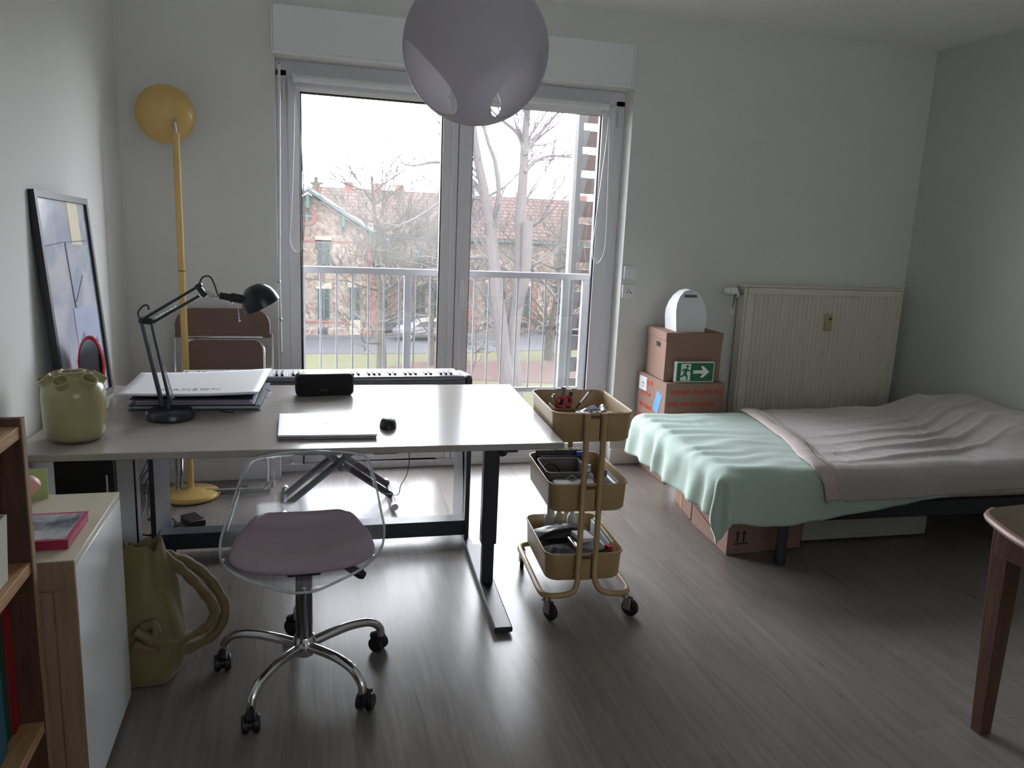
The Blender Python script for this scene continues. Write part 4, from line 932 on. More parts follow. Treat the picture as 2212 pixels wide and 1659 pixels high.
for zt in (.797, .520, .238): tray(zt, .112, 'tray')
for sx in (-1, 1):
    pts = [(sx*.033, -.227, .800), (sx*.033, -.228, .16), (sx*.036, -.236, .135), (sx*.050, -.250, .108), (sx*.075, -.258, .097), (sx*.115, -.260, .092), (sx*.148, -.254, .091), (sx*.170, -.232, .090), (sx*.176, -.19, .090),
           (sx*.178, .18, .092), (sx*.172, .212, .092), (sx*.150, .232, .093), (sx*.115, .238, .094), (sx*.075, .238, .097), (sx*.050, .236, .108), (sx*.036, .231, .135), (sx*.033, .227, .16), (sx*.033, .227, .800)]
    P = [pts[0]]+[tuple(q) for q in smooth_path(pts[1:9], 5)]+[tuple(q) for q in smooth_path(pts[9:17], 5)]+[pts[-1]]
    MB().tube(P, .0115, 14).build('tube_frame', beigem, CT, world=False, ang=60)
    for sy in (-1, 1):
        MB().tube([(sx*.033, sy*.227, .798), (sx*.033, sy*.227, .803)], [.0125, .011], 14).build('end_knob', beigem, CT, world=False)
        fx, fy = sx*.158, sy*.226
        an = {(-1, -1): .55, (1, -1): .75, (-1, 1): -.2, (1, 1): .3}[(sx, sy)]; fy = -.250 if sy < 0 else .226
        Mc_ = Matrix.Translation((fx, fy, 0)) @ Matrix.Rotation(an, 4, 'Z')
        cs = MB().cyl((0, 0, .090), (0, 0, .070), .011, 16).bb(-.014, -.010, -.030, .002, .026, .074).bb(.010, .014, -.030, .002, .026, .074).bb(-.014, .014, -.014, .014, .070, .076)
        cs.v = [Mc_ @ q_ for q_ in cs.v]; cs = cs.build('caster', steel, CT, world=False, bev=.002)
        wl = MB().tube([(-.009, -.024, .0345), (-.007, -.024, .0345), (.007, -.024, .0345), (.009, -.024, .0345)], [.030, .034, .034, .030], 24)
        wl.v = [Mc_ @ q_ for q_ in wl.v]; wl.build('wheel', blackp, cs, world=False)
# rotate the casters a little like in the photo is left out: wheels trail backwards
def T(name, label, cat, x, y, z, rz=0, group=None):
    p = cw(x, y, z); return thing(name, label, cat, tuple(p), CA+rz, group)
Zt, Zm, Zl = .797-.109, .520-.109, .238-.109
# top tray
b = T('woven_basket', 'small woven brown basket of pens at the left side of the top tray', 'basket', -.088, -.055, Zt)
wv = mat('woven_cane', s2l((.55, .42, .26)), .8, var=.3, scale=160, bump=.6, bscale=220)
m = MB()
for k in range(14):
    z = .004+k*.0075; m.tube([Vector((x, y, z)) for x, y in rrect(-.040, .040, -.055, .055, .012, 4)], .0042, 5, closed=True)
m.prism(rrect(-.038, .038, -.053, .053, .012, 4), 0, .004)
m.build('woven_wall', wv, b, world=False)
sc_ = T('scissors', 'red handled scissors standing in the woven basket', 'scissors', -.088, -.085, Zt+.028)
for sx in (-1, 1):
    MB().tube([(sx*.016+math.cos(q*PI/8)*.015, sx*.006, .098+math.sin(q*PI/8)*.019) for q in range(16)], .0045, 8, closed=True).build('handle', redp, sc_, world=False)
MB().tube([(-.006, 0, .08), (.004, 0, .005)], [.005, .002], 4).tube([(.006, .003, .08), (-.004, .003, .005)], [.005, .002], 4).build('blades', steel, sc_, world=False)
def pen(label, x, y, z, dx, dy, L, rad, m_, m2=None, name='pen', cat='pen', g='pens in the woven basket'):
    t = T(name, label, cat, x, y, z, 0, g); e = Vector((dx, dy, 1)).normalized()
    MB().tube([Vector((0, 0, rad)), e*L*.66], rad, 8).build('barrel', m_, t, world=False)
    MB().tube([e*L*.66, e*L], rad*1.12, 8).build('cap', m2 or m_, t, world=False)
pen('thick black felt marker standing tallest in the woven basket', -.085, -.02, Zt+.034, .08, .05, .135, .009, blackp, greyp, 'marker', 'marker')
pen('dark grey marker beside the tallest black marker', -.068, -.02, Zt+.034, .20, .0, .12, .007, greyp, blackp, 'marker', 'marker')
pen('short dark pen behind the scissors', -.108, -.02, Zt+.034, -.05, .1, .105, .006, greyp)
pen('silver trimmed pen leaning right out of the woven basket', -.080, -.075, Zt+.036, .75, .1, .155, .0045, blackp, chrome)
pen('black pen leaning right beside the silver trimmed pen', -.075, -.05, Zt+.036, .85, .1, .165, .0045, blackp, greyp)
pen('thin steel pen at the left of the scissors', -.105, -.065, Zt+.036, -.25, -.0, .11, .003, steel)
def lie(name, label, cat, x, y, z, ang, L, rad, m_, m2=None, g=None):
    t = T(name, label, cat, x, y, z+rad, math.radians(ang), g)
    MB().tube([(-L/2, 0, 0), (L*.15, 0, 0)], rad, 10).build('barrel', m_, t, world=False); MB().tube([(L*.15, 0, 0), (L/2, 0, 0)], rad*1.1, 10).build('cap', m2 or m_, t, world=False)
og = T('organiser_tray', 'shallow grey organiser full of makeup in the top tray', 'organiser', .040, -.085, Zt)
MB().prism(rrect(-.075, .095, -.095, .095, .015, 4), .0005, .066).build('organiser_body', greyp, og, world=False, bev=.002)
ZO = Zt+.067
lie('makeup_brush', 'black brush lying in the front middle of the top tray', 'brush', .0, -.10, ZO, 60, .12, .008, blackp, blackp)
lie('lipstick', 'pink and black lipstick lying near the front of the top tray', 'lipstick', .035, -.15, ZO, -25, .055, .010, mat('pink_plastic', s2l((.85, .35, .45)), .4), blackp)
lie('silver_tube', 'silver tube lying in the front of the top tray', 'tube', .075, -.11, ZO, 120, .09, .009, silver, blackp)
lie('dark_tube', 'dark tube lying farther back in the top tray', 'tube', .085, -.04, ZO, 75, .11, .013, greyp, blackp)
lie('black_compact', 'black case lying in the right front of the top tray', 'case', .10, -.145, ZO, 20, .07, .014, blackp, greyp)
t = T('sequin_pouch', 'small white speckled pouch in the front of the top tray', 'pouch', -.015, -.165, ZO, .2)
MB().ball((0, 0, .014), .035, .02, .014).build('pouch_body', mat('speckled_fabric', (.5, .5, .5), .6, var=.9, scale=180), t, world=False)
t = T('clear_bag', 'crumpled clear plastic bag of small items in the top tray', 'bag', .035, -.05, ZO, .4)
m = MB(); m.grid(lambda a, b: Vector(((a-.5)*.09, (b-.5)*.06, .012+.022*math.sin(PI*a)*math.sin(PI*b)*(1+.5*nz((a*5, b*5, 0))))), 14, 10); m.build('bag_film', acrylbox, t, world=False, solid=.001)
# middle tray
def binbox(t, W, Ln, H, m_, th=.003, rad=.02, name='bin_body'):
    MB().loft([[Vector((x, y, z)) for x, y in rrect(-W+s_, W-s_, -Ln+s_, Ln-s_, rad, 5)] for s_, z in ((.012, .003), (.008, .006), (th, H-.002), (th*.6, H+.001), (-.001, H+.001), (-.001, H-.004), (.004, H-.006), (.010, .0))]).build(name, m_, t, world=False, ang=45)
nb = T('spiral_notebook', 'black spiral notebook standing at the back of the middle tray', 'notebook', -.035, .150, Zm+.004)
MB().box((0, 0, .068), (.20, .010, .132), (math.radians(-8), 0, 0)).build('cover', blackp, nb, world=False, bev=.002)
sp_ = MB()
for k in range(22): sp_.tube([(-.092+k*.0085, .010+math.cos(q*PI/5)*.007, .134+math.sin(q*PI/5)*.007) for q in range(10)], .0012, 4, closed=True)
sp_.build('wire_spiral', silver, nb, world=False)
nb2 = T('small_notebook', 'black notebook with a blue end standing behind the grey bin', 'notebook', -.03, .120, Zm+.004)
MB().box((0, 0, .060), (.19, .010, .115), (math.radians(-6), 0, 0)).build('cover', blackp, nb2, world=False, bev=.002)
MB().box((.078, .002, .128), (.030, .014, .016)).build('blue_clip', bluep, nb2, world=False, bev=.002)
gb = T('grey_bin', 'open grey taupe bin inside the middle tray holding headphones', 'bin', -.055, .005, Zm+.004)
binbox(gb, .088, .098, .115, mat('grey_taupe_plastic', s2l((.50, .48, .47)), .5))
hp = T('headphones', 'black headphones with a curved band inside the grey bin', 'headphones', -.055, .01, Zm+.012)
MB().tube([(-.045+math.cos(q*PI/14)*.040, .03*math.sin(q*PI/14), .058+math.sin(q*PI/14)*.045) for q in range(15)], .0045, 8).build('headband', blackp, hp, world=False)
for sx in (-1, 1): MB().tube([(-.045+sx*.040-.010, 0, .048), (-.045+sx*.040, 0, .048), (-.045+sx*.040+.010, 0, .048)], [.022, .027, .022], 18).build('ear_cup', dkfab, hp, world=False)
cb = T('black_cable', 'coiled black cable lying in the grey bin beside the headphones', 'cable', -.02, -.03, Zm+.012)
MB().tube(smooth_path([(-.04+.035*math.cos(q*.9)+q*.002, .03*math.sin(q*.9), .015+.006*q) for q in range(12)], 4), .003, 6).build('cable_loop', blackp, cb, world=False)
ds = T('black_sunglasses_case', 'black cloth case in the bottom of the grey bin', 'case', -.03, .03, Zm+.012)
MB().ball((0, 0, .022), .045, .03, .022).build('case_body', dkfab, ds, world=False)
pc = T('pencil_box', 'grey translucent lidded pencil box at the front of the middle tray', 'box', -.050, -.150, Zm+.004)
MB().prism(rrect(-.075, .075, -.030, .030, .02, 5), 0, .085).build('box_body', mat('blue_grey_plastic', s2l((.55, .60, .68)), .35), pc, world=False, bev=.004)
MB().prism(rrect(-.080, .080, -.034, .034, .022, 5), .085, .098).build('lid', mat('grey_lid_plastic', s2l((.72, .74, .76)), .35), pc, world=False, bev=.004)
MB().tube([(-.02, .030, .098), (0, .030, .112), (.02, .030, .098)], .004, 6).build('lid_tab', mat('grey_lid_plastic', s2l((.72, .74, .76)), .35), pc, world=False)
for (lb, x, y, r_, h_, m_) in (('round lilac white bottle right of the grey bin', .060, .02, .022, .085, mat('lilac_bottle', s2l((.78, .80, .90)), .4)), ('blue grey bottle behind the round lilac bottle', .058, .075, .020, .10, mat('bluegrey_bottle', s2l((.62, .66, .78)), .4)), ('clear bottle with a grey pump by the front right post of the middle tray', .092, -.10, .020, .10, mat('cloudy_bottle', s2l((.80, .80, .80)), .3, alpha=.8))):
    t = T('bottle', lb, 'bottle', x, y, Zm+.004)
    MB().lathe([(.001, 0), (r_*.9, 0), (r_, .006), (r_, h_*.7), (r_*.85, h_*.82), (r_*.35, h_*.9), (r_*.35, h_), (.001, h_)], (0, 0, 0), 20).build('bottle_body', m_, t, world=False)
    MB().lathe([(.001, h_), (r_*.4, h_), (r_*.35, h_+.025), (.001, h_+.025)], (0, 0, 0), 12).build('cap', greyp if 'pump' in lb else m_, t, world=False)
fl = T('flat_case', 'flat silver and black case standing along the right wall of the middle tray', 'case', .125, -.06, Zm+.004)
MB().box((0, 0, .04), (.014, .16, .08)).build('case_body', silver, fl, world=False, bev=.002); MB().box((.010, 0, .045), (.004, .17, .09)).build('black_cover', blackp, fl, world=False)
# lower tray
t = T('black_pouch', 'shiny black zip pouch lying across the back of the bottom tray', 'pouch', -.030, .06, Zl+.035, .15)
m = MB(); m.grid(lambda a, b: Vector(((a-.5)*.24, (b-.5)*.10, .05+.035*(math.sin(PI*a)*math.sin(PI*b))**.4*(1+.2*nz((a*4, b*4, 2)))-.0*a)), 20, 12); m.grid(lambda a, b: Vector(((a-.5)*.24, (b-.5)*.10, .048-.04*(math.sin(PI*a)*math.sin(PI*b))**.4)), 20, 12)
m.build('pouch_body', mat('black_vinyl', (.02, .02, .025), .35, bump=.3, bscale=25), t, world=False, ang=180)
t = T('grey_fabric_pouch', 'dark grey padded fabric pouch in the front of the bottom tray', 'pouch', -.078, -.115, Zl+.03, .2)
m = MB(); m.grid(lambda a, b: Vector(((a-.5)*.125, (b-.5)*.15, .03+.035*(math.sin(PI*a)*math.sin(PI*b))**.35*(1+.25*nz((a*5, b*5, 3))))), 18, 18); m.grid(lambda a, b: Vector(((a-.5)*.125, (b-.5)*.15, .028-.03*(math.sin(PI*a)*math.sin(PI*b))**.35)), 18, 18)
m.build('pouch_body', dkfab, t, world=False, ang=180)
t = T('clear_box', 'clear lidded plastic box of small things at the right of the bottom tray', 'box', .050, -.06, Zl+.030, .06)
MB().loft([[Vector((x, y, z)) for x, y in rrect(-.062+s_, .062-s_, -.10+s_, .10-s_, .02, 5)] for s_, z in ((.008, 0), (.0, .055), (-.004, .057), (-.004, .064), (.006, .066))]).build('box_body', acrylbox, t, world=False, solid=.0015)
MB().box((-.01, .03, .075), (.07, .08, .018), (.05, .1, .2)).build('white_card_pack', paperw, t, world=False, bev=.002)
MB().box((.0, -.03, .030), (.08, .08, .03)).build('grey_contents', mat('blue_grey_plastic', s2l((.55, .60, .68)), .35), t, world=False, bev=.004)
for (lb, x, y, m_) in (('white spray bottle at the back left of the bottom tray', -.06, .165, paperw), ('cream bottle at the back middle of the bottom tray', -.015, .170, cabtop), ('clear white bottle at the back right of the bottom tray', .04, .160, paperw)):
    t = T('bottle', lb, 'bottle', x, y, Zl+.004)
    MB().lathe([(.001, 0), (.021, 0), (.022, .006), (.022, .11), (.016, .125), (.010, .13), (.010, .15), (.001, .15)], (0, 0, 0), 20).build('bottle_body', m_, t, world=False)
    MB().lathe([(.001, .15), (.011, .15), (.011, .17), (.001, .17)], (0, 0, 0), 14).build('cap', m_, t, world=False)
t = T('paper_stack', 'stack of notebooks standing along the right wall of the bottom tray', 'notebook', .128, .0, Zl+.004)
for i, m_ in enumerate((paperw, mat('green_cover', s2l((.45, .55, .35)), .6), paperw)): MB().box((-.008+i*.006, 0, .055+.004*i), (.004, .26, .11)).build('cover' if i == 1 else 'pages', m_, t, world=False)
t = T('red_box', 'small red box in the front right corner of the bottom tray', 'box', .110, -.150, Zl+.004, .4)
MB().box((0, 0, .055), (.02, .03, .11)).build('box_body', redp, t, world=False, bev=.002)
t = T('grey_tray_liner', 'pale grey plastic folder lining the left of the bottom tray', 'folder', -.09, -.09, Zl+.004)
MB().box((0, 0, .012), (.10, .2, .02)).build('folder_body', mat('grey_lid_plastic', s2l((.72, .74, .76)), .35), t, world=False, bev=.003)
t = T('black_strap', 'black looped strap lying at the front right of the bottom tray', 'strap', .07, -.17, Zl+.004)
MB().tube(smooth_path([(-.07, 0, .07), (-.02, -.01, .095), (.03, .0, .10), (.045, .012, .085), (.045, .012, .05)], 5), .005, 6).build('strap_loop', blackp, t, world=False)

# ------------------------------------------------------------------ yellow floor lamp
FLp = thing('floor_lamp', 'tall yellow floor lamp with a round reflector shade in the left corner', 'floor lamp', (-.556, 4.17, 0))
MB().lathe([(.001, 0), (.130, 0), (.142, .008), (.144, .018), (.138, .030), (.11, .040), (.03, .048), (.016, .055), (.001, .055)], (-.556, 4.17, 0), 48).build('base', yellowm, FLp)
po_ = MB().cyl((-.556, 4.17, .05), (-.560, 4.17, 1.845), .0165, 24).build('pole', yellowm, FLp)
MB().cyl((-.5585, 4.17, 1.185), (-.5585, 4.17, 1.189), .0172, 24).build('joint_seam', gasket, po_)
MB().cyl((-.560, 4.17, 1.84), (-.566, 4.172, 1.895), .008, 12).cyl((-.566, 4.165, 1.892), (-.566, 4.20, 1.905), .007, 12).build('swivel_joint', steel, FLp)
Rm = Vector((-.28, .93, .15)).normalized().to_track_quat('Z', 'Y').to_matrix()
MB().lathe([(.001, 0), (.03, .001), (.07, .010), (.105, .030), (.130, .058), (.140, .085), (.138, .086), (.126, .060), (.10, .034), (.06, .014), (.001, .006)], (-.592, 4.195, 1.928), 56, Rm).build('lamp_shade', yellowm, FLp)
MB().ball((-.605, 4.24, 1.935), .03).build('bulb', paperw, FLp)

# folding chair against the wall
FC = thing('folding_chair', 'folded smoked brown plastic and chrome chair leaning on the back wall', 'folding chair', (-.385, 4.28, 0))
def fcp(x, z, dy=0): return Vector((-.385+x, 4.17+(z)*.18-dy, z))
def panel(pts, th=.008): 
    m = MB(); a = [fcp(x, z, 0) for x, z in pts]; b_ = [fcp(x, z, th) for x, z in pts]; return m.loft([a, b_])
top_ = [(-.235, .835), (.235, .835)]+[(.235-.09+.09*math.cos(q), .895+.085*math.sin(q)) for q in [PI/2*i/8 for i in range(9)]]+[(-.235+.09-.09*math.sin(q), .895+.085*math.cos(q)) for q in [PI/2*i/8 for i in range(9)]]
panel(top_).build('backrest', smoke, FC)
sr = [(x, z) for x, z in rrect(-.205, .205, .42, .818, .06, 6)]
panel(sr).build('seat', smoke, FC)
MB().tube([fcp(x, z, .004) for x, z in sr], .006, 8, closed=True).build('seat_frame', chrome, FC)
MB().tube([fcp(x, z, .004) for x, z in top_], .004, 6, closed=True).build('back_trim', smoke, FC)
fr_pts = [(-.243, .05), (-.243, .83), (-.235, .90), (-.20, .965), (-.15, .983), (.15, .983), (.20, .965), (.235, .90), (.243, .83), (.243, .05)]
MB().tube([fcp(x, z, -.004) for x, z in [(-.243, .03), (-.243, .85)]], .0095, 10).build('side_tube', chrome, FC)
MB().tube([fcp(x, z, -.004) for x, z in [(.243, .03), (.243, .85)]], .0095, 10).build('side_tube', chrome, FC)
MB().tube([fcp(x, z, .012) for x, z in [(-.20, .835), (.20, .835)]], .006, 10).build('cross_tube', chrome, FC)
MB().tube([fcp(x, z, .02) for x, z in [(-.215, .42), (-.215, .06), (-.20, .035), (.20, .035), (.215, .06), (.215, .42)]], .009, 10).build('leg_loop', chrome, FC)
MB().tube([fcp(x, z, -.02) for x, z in [(-.243, .05), (-.23, .012), (.23, .012), (.243, .05)]], .009, 10).build('floor_tube', chrome, FC)
for x, z in ((-.10, .012), (.10, .035)): MB().cyl(fcp(x-.015, z, 0), fcp(x+.015, z, 0), .013, 12).build('rubber_ring', blackp, FC)

# ------------------------------------------------------------------ white cabinet and what stands on it
CB = thing('white_cabinet', 'low white glossy cabinet with raw brown side beside the bookcase', 'cabinet', (-.68, 2.08, 0))
MB().bb(-.855, -.521, 1.850, 2.317, .05, .645).build('body', wood_edge, CB, bev=.001)
MB().bb(-.855, -.500, 1.845, 2.317, .653, .670).build('top_panel', cabtop, CB, bev=.0015)
MB().bb(-.856, -.5015, 1.8435, 1.8495, .600, .668).bb(-.548, -.5015, 1.8445, 1.8495, .0, .600).bb(-.856, -.552, 1.846, 1.850, .0, .594).build('side_board', wood_edge, CB, bev=.001)
MB().bb(-.519, -.500, 1.850, 2.317, .025, .650).build('door', whitelac, CB, bev=.0015)
MB().bb(-.85, -.54, 1.88, 2.30, 0, .05).build('plinth', cabtop, CB)
bk = thing('magenta_book', 'magenta edged book with a grey photo cover lying on the white cabinet', 'book', (-.62, 2.0, .67))
MB().bb(-.722, -.529, 1.912, 2.095, .6705, .6945).build('pages', mat('magenta_edge', s2l((.62, .16, .28)), .5), bk, bev=.001)
pm = patch_mat('grey_photo_cover', (.36, .38, .44), (.62, .63, .67), (.82, .82, .83), 1.0, 9, rough=.3, lo=.4, hi=.62)
MB().bb(-.716, -.537, 1.916, 2.085, .6945, .6958).build('photo_cover', pm, bk)
MB().bb(-.728, -.526, 1.908, 2.098, .6940, .6948).build('cover', mat('magenta_cover', s2l((.72, .24, .42)), .4), bk)
orn = thing('pink_ornament', 'smooth pink rounded ornament on the white cabinet, half hidden by the bookcase', 'ornament', (-.72, 2.26, .67))
pkm = mat('pink_glaze', s2l((.86, .66, .64)), .45, var=.06, scale=12)
m = MB()
m.tube(smooth_path([(-.735, 2.22, .674), (-.725, 2.225, .70), (-.705, 2.235, .722), (-.690, 2.24, .735), (-.682, 2.242, .742)], 5), [.030, .030, .029, .028, .027, .027, .026, .025, .025, .024, .024, .023, .023, .022, .022, .021, .020, .018, .014, .009, .002], 18)
m.ball((-.745, 2.20, .696), .030, .028, .026)
m.build('ornament_body', pkm, orn, ang=180)
gc = thing('green_card', 'pale green card standing behind the pink ornament on the cabinet', 'card', (-.74, 2.29, .67))
MB().box((-.748, 2.292, .712), (.150, .003, .084), (math.radians(-4), 0, 0)).build('card_sheet', mat('pale_green_card', s2l((.66, .74, .52)), .7), gc)
du = thing('black_drawer_unit', 'black drawer unit under the left end of the desk behind the white cabinet', 'drawer unit', (-.67, 2.7, 0))
MB().bb(-.752, -.572, 2.625, 2.88, .04, .705).build('body', blackp, du, bev=.004)
for i, z in enumerate((.06, .27, .48)):
    d_ = MB().bb(-.748, -.576, 2.615, 2.626, z, z+.195).build('drawer', blackp, du, bev=.003)
    MB().cyl((-.598, 2.608, z+.09), (-.598, 2.608, z+.15), .004, 8).build('handle', steel, d_)

# ------------------------------------------------------------------ bookcase and books
BC = thing('bookcase', 'brown open bookcase with pine shelves at the left edge of the room', 'bookcase', (-.71, 1.3, 0))
for y0 in (.75, 1.783): MB().bb(-.858, -.566, y0, y0+.018, 0, 1.02).build('side_panel', wood_panel, BC, bev=.001)
for y0 in (.75, 1.783): MB().bb(-.5665, -.5635, y0-.0005, y0+.0185, 0, 1.0205).build('edge_band', wood_edge, BC)
MB().bb(-.858, -.850, .768, 1.783, 0, 1.0).build('back_panel', wood_panel, BC)
for z in (.977, .672, .283, .03): MB().bb(-.850, -.569, .768, 1.783, z, z+.026).build('shelf', wood_shelf, BC, bev=.001)
wb = thing('white_storage_box', 'greenish white open storage box on the middle shelf of the bookcase', 'box', (-.70, 1.5, .698))
MB().loft([[Vector((x, y, z)) for x, y in ((-.83+s_, 1.34+s_), (-.578-s_, 1.34+s_), (-.578-s_, 1.70-s_), (-.83+s_, 1.70-s_))] for s_, z in ((.006, .699), (0, .84), (.004, .84), (.008, .705))]).build('box_body', mat('greenish_white_card', s2l((.74, .76, .70)), .7), wb)
bcols = [('red', (.55, .12, .15), 1.744, 1.778, .335, -.615), ('dark green', (.10, .26, .20), 1.708, 1.742, .330, -.62), ('dark purple', (.18, .14, .24), 1.688, 1.706, .325, -.625), ('teal', (.10, .36, .44), 1.636, 1.686, .320, -.610), ('navy', (.10, .14, .30), 1.60, 1.634, .30, -.63)]
for nm, c, y0, y1, hgt, xf in bcols:
    t = thing('book', nm + ' spined book standing on the lower bookcase shelf' + {'red': ' against the side panel', 'dark green': ' beside the red one', 'dark purple': ', thinnest of the row', 'teal': ', thickest of the row', 'navy': ' at the cut off end'}[nm], 'book', ((xf-.83)/2, (y0+y1)/2, .309), 0, 'books on the lower shelf')
    cm = mat('book_'+nm.replace(' ', '_'), s2l(c), .5)
    MB().bb(-.83, xf, y0, y0+.003, .3095, .309+hgt).bb(-.83, xf, y1-.003, y1, .3095, .309+hgt).bb(xf-.003, xf, y0, y1, .3095, .309+hgt).build('cover', cm, t, bev=.001)
    MB().bb(-.828, xf-.004, y0+.003, y1-.003, .312, .305+hgt).build('pages', paperw, t)

# ------------------------------------------------------------------ yellow bag on the floor
BG = thing('yellow_tote_bag', 'slumped yellow padded tote bag on the floor beside the white cabinet', 'bag', (-.49, 2.49, 0))
rings = []
prof_ = [(.0, .110, .085, -.500, 2.47), (.01, .128, .100, -.498, 2.47), (.06, .140, .108, -.495, 2.475), (.14, .142, .108, -.498, 2.48), (.22, .132, .100, -.502, 2.48), (.30, .112, .088, -.502, 2.485), (.37, .088, .070, -.498, 2.49), (.41, .070, .052, -.490, 2.495), (.44, .060, .040, -.486, 2.50)]
for z, rx, ry, cx, cy in prof_:
    R = []
    for k in range(48):
        a = 2*PI*k/48; q = 1+.10*nz((math.cos(a)*1.6, math.sin(a)*1.6, z*7))+.05*nz((math.cos(a)*4, math.sin(a)*4, z*14))+.035*math.sin(a*5+z*22)
        zz = z+(0 if z < .02 else .03*nz((math.cos(a)*2, math.sin(a)*2, 5+z*2)))+(.012*max(0, math.cos(a-.2))**4 if z > .4 else 0)
        R.append(Vector((cx+rx*q*math.copysign(abs(math.cos(a))**.8, math.cos(a)), cy+ry*q*math.copysign(abs(math.sin(a))**.8, math.sin(a)), zz)))
    rings.append(R)
R = [Vector((-.486+(p.x+.486)*.8, 2.5+(p.y-2.5)*.8, p.z-.005)) for p in rings[-1]]; rings.append(R)
rings.append([Vector((-.49+(p.x+.49)*.6, 2.49+(p.y-2.49)*.6, .30)) for p in R])
MB().loft(rings).build('bag_body', bagm, BG, ang=180, sub=1)
def fold_tube(pts, r_, name):
    P = smooth_path(pts, 8); return MB().tube(P, [r_*(1+.14*math.sin(i*1.3)*nz(p, 20)+.10*math.sin(i*.9)) for i, p in enumerate(P)], 14).build(name, bagm, BG, ang=180)
fold_tube([(-.455, 2.50, .40), (-.415, 2.53, .375), (-.37, 2.57, .335), (-.32, 2.60, .275), (-.275, 2.61, .20), (-.252, 2.60, .135), (-.275, 2.56, .082), (-.335, 2.50, .068), (-.395, 2.43, .088), (-.45, 2.385, .13), (-.50, 2.375, .16)], .0175, 'handle')
fold_tube([(-.430, 2.50, .395), (-.385, 2.51, .345), (-.345, 2.54, .28), (-.305, 2.57, .20), (-.285, 2.57, .145), (-.300, 2.54, .115), (-.345, 2.49, .115), (-.40, 2.41, .135), (-.45, 2.37, .175), (-.49, 2.37, .205)], .0165, 'handle')
fold_tube([(-.455, 2.365, .165), (-.43, 2.365, .195), (-.44, 2.365, .225), (-.47, 2.37, .215)], .012, 'strap_knot')

# cables and adapters around the left legs
t = thing('power_adapter', 'black power adapter on the floor by the piano stand and floor lamp', 'adapter', (-.47, 3.72, 0))
MB().box((-.50, 3.78, .017), (.075, .13, .034), (0, 0, .5)).build('adapter_body', blackp, t, bev=.006)
t = thing('cable_bundle', 'tangle of black cables hanging behind the left desk legs', 'cable', (-.66, 3.8, .1))
rc = random.Random(5)
for i in range(5):
    pts = [(-.66+rc.uniform(-.03, .05), 3.62+rc.uniform(-.05, .3), .72)]
    for z in (.55, .38, .22, .12, .04, .008): pts.append((-.66+rc.uniform(-.06, .07), 3.70+rc.uniform(-.1, .15), z))
    pts += [(-.60+rc.uniform(0, .08), 3.75, .006)]
    MB().tube(smooth_path(pts, 6), .0035, 6).build('cable', blackp, t)
t = thing('hanging_cable', 'thin dark cable hanging below the desk towards the folding stool', 'cable', (.45, 3.52, .6))
MB().tube(smooth_path([(.492, 3.52, .69), (.497, 3.52, .45), (.503, 3.52, .36), (.495, 3.54, .28), (.47, 3.56, .22), (.462, 3.6, .16), (.43, 3.7, .13), (.40, 3.8, .10)], 6), .0022, 6).build('cable_line', blackp, t)
t = thing('pedal_cable', 'black cable running down the right side panel of the piano stand', 'cable', (.735, 3.42, .4))
MB().tube(smooth_path([(.742, 3.42, .69), (.740, 3.42, .5), (.742, 3.40, .35), (.744, 3.385, .25), (.745, 3.385, .13)], 6), .003, 6).build('cable_line', blackp, t)

# ------------------------------------------------------------------ bed
BA = math.radians(-3.0); BO = Vector((1.80, 2.84, 0))
BD = thing('bed_frame', 'low black bed frame along the back wall under the mint duvet', 'bed', tuple(BO), BA)
MBd = WM['bed_frame']
def Bw(x, y, z): return MBd @ Vector((x, y, z))
bedblk = mat('black_bed_frame', (.012, .013, .018), .45)
def lb(x0, x1, y0, y1, z0, z1, name, m_=None, bev=.004): return MB().bb(x0, x1, y0, y1, z0, z1).build(name, m_ or bedblk, BD, world=False, bev=bev)
lb(0, .035, 0, 1.0, .225, .285, 'foot_rail'); lb(2.07, 2.105, 0, 1.0, .225, .285, 'head_rail'); lb(.035, 2.07, 0, .035, .215, .290, 'side_rail'); lb(.035, 2.07, .965, 1.0, .215, .290, 'side_rail')
lb(.035, 2.07, .035, .965, .262, .285, 'slatted_base', bedblk, 0)
for x, y in ((.325, .035), (1.80, .035), (.325, .93), (1.80, .93)): MB().cyl((x, y, 0), (x, y, .225), .025, 20).build('leg', mat('dark_blue_grey_leg', (.03, .035, .05), .4), BD, world=False)
MT = thing('mattress', 'mattress on the black bed frame, hidden below the duvet', 'mattress', tuple(Bw(1.05, .5, .286)), BA)
m = MB(); m.bb(-1.03, 1.03, -.485, .485, .001, .165); m.build('mattress_body', cabtop, MT, world=False, bev=.03)
def drape(p, q, top, rr, L=2.12, W=1.0):
    """cloth coordinates to a surface hanging over the foot end (p<0), near side (q<0) and far side (q>W)"""
    ex = max(-p, 0); ey = -min(q, 0)+0; ef = max(q-W, 0); sx = -1; sy = -1
    e_y = ey if ey > 0 else ef; sgy = -1 if ey > 0 else 1
    d = math.hypot(ex, e_y); x = max(p, 0); y = min(max(q, 0), W)
    if d > 1e-6:
        hx, hy = -ex/d, sgy*e_y/d
        if d < rr*PI/2: o = rr*math.sin(d/rr); dz = rr*(1-math.cos(d/rr))
        else: o = rr+.10*(d-rr*PI/2)*(1 if (ex > 0) else .3); dz = rr+(d-rr*PI/2)
        x += hx*o; y += hy*o; z = top-dz; n_ = Vector((hx, hy, 0)); hang = min(1, max(0, (d-.04)/.12))
    else: z = top; n_ = Vector((0, 0, 1)); hang = 0
    return Vector((x, y, z)), n_, hang, d
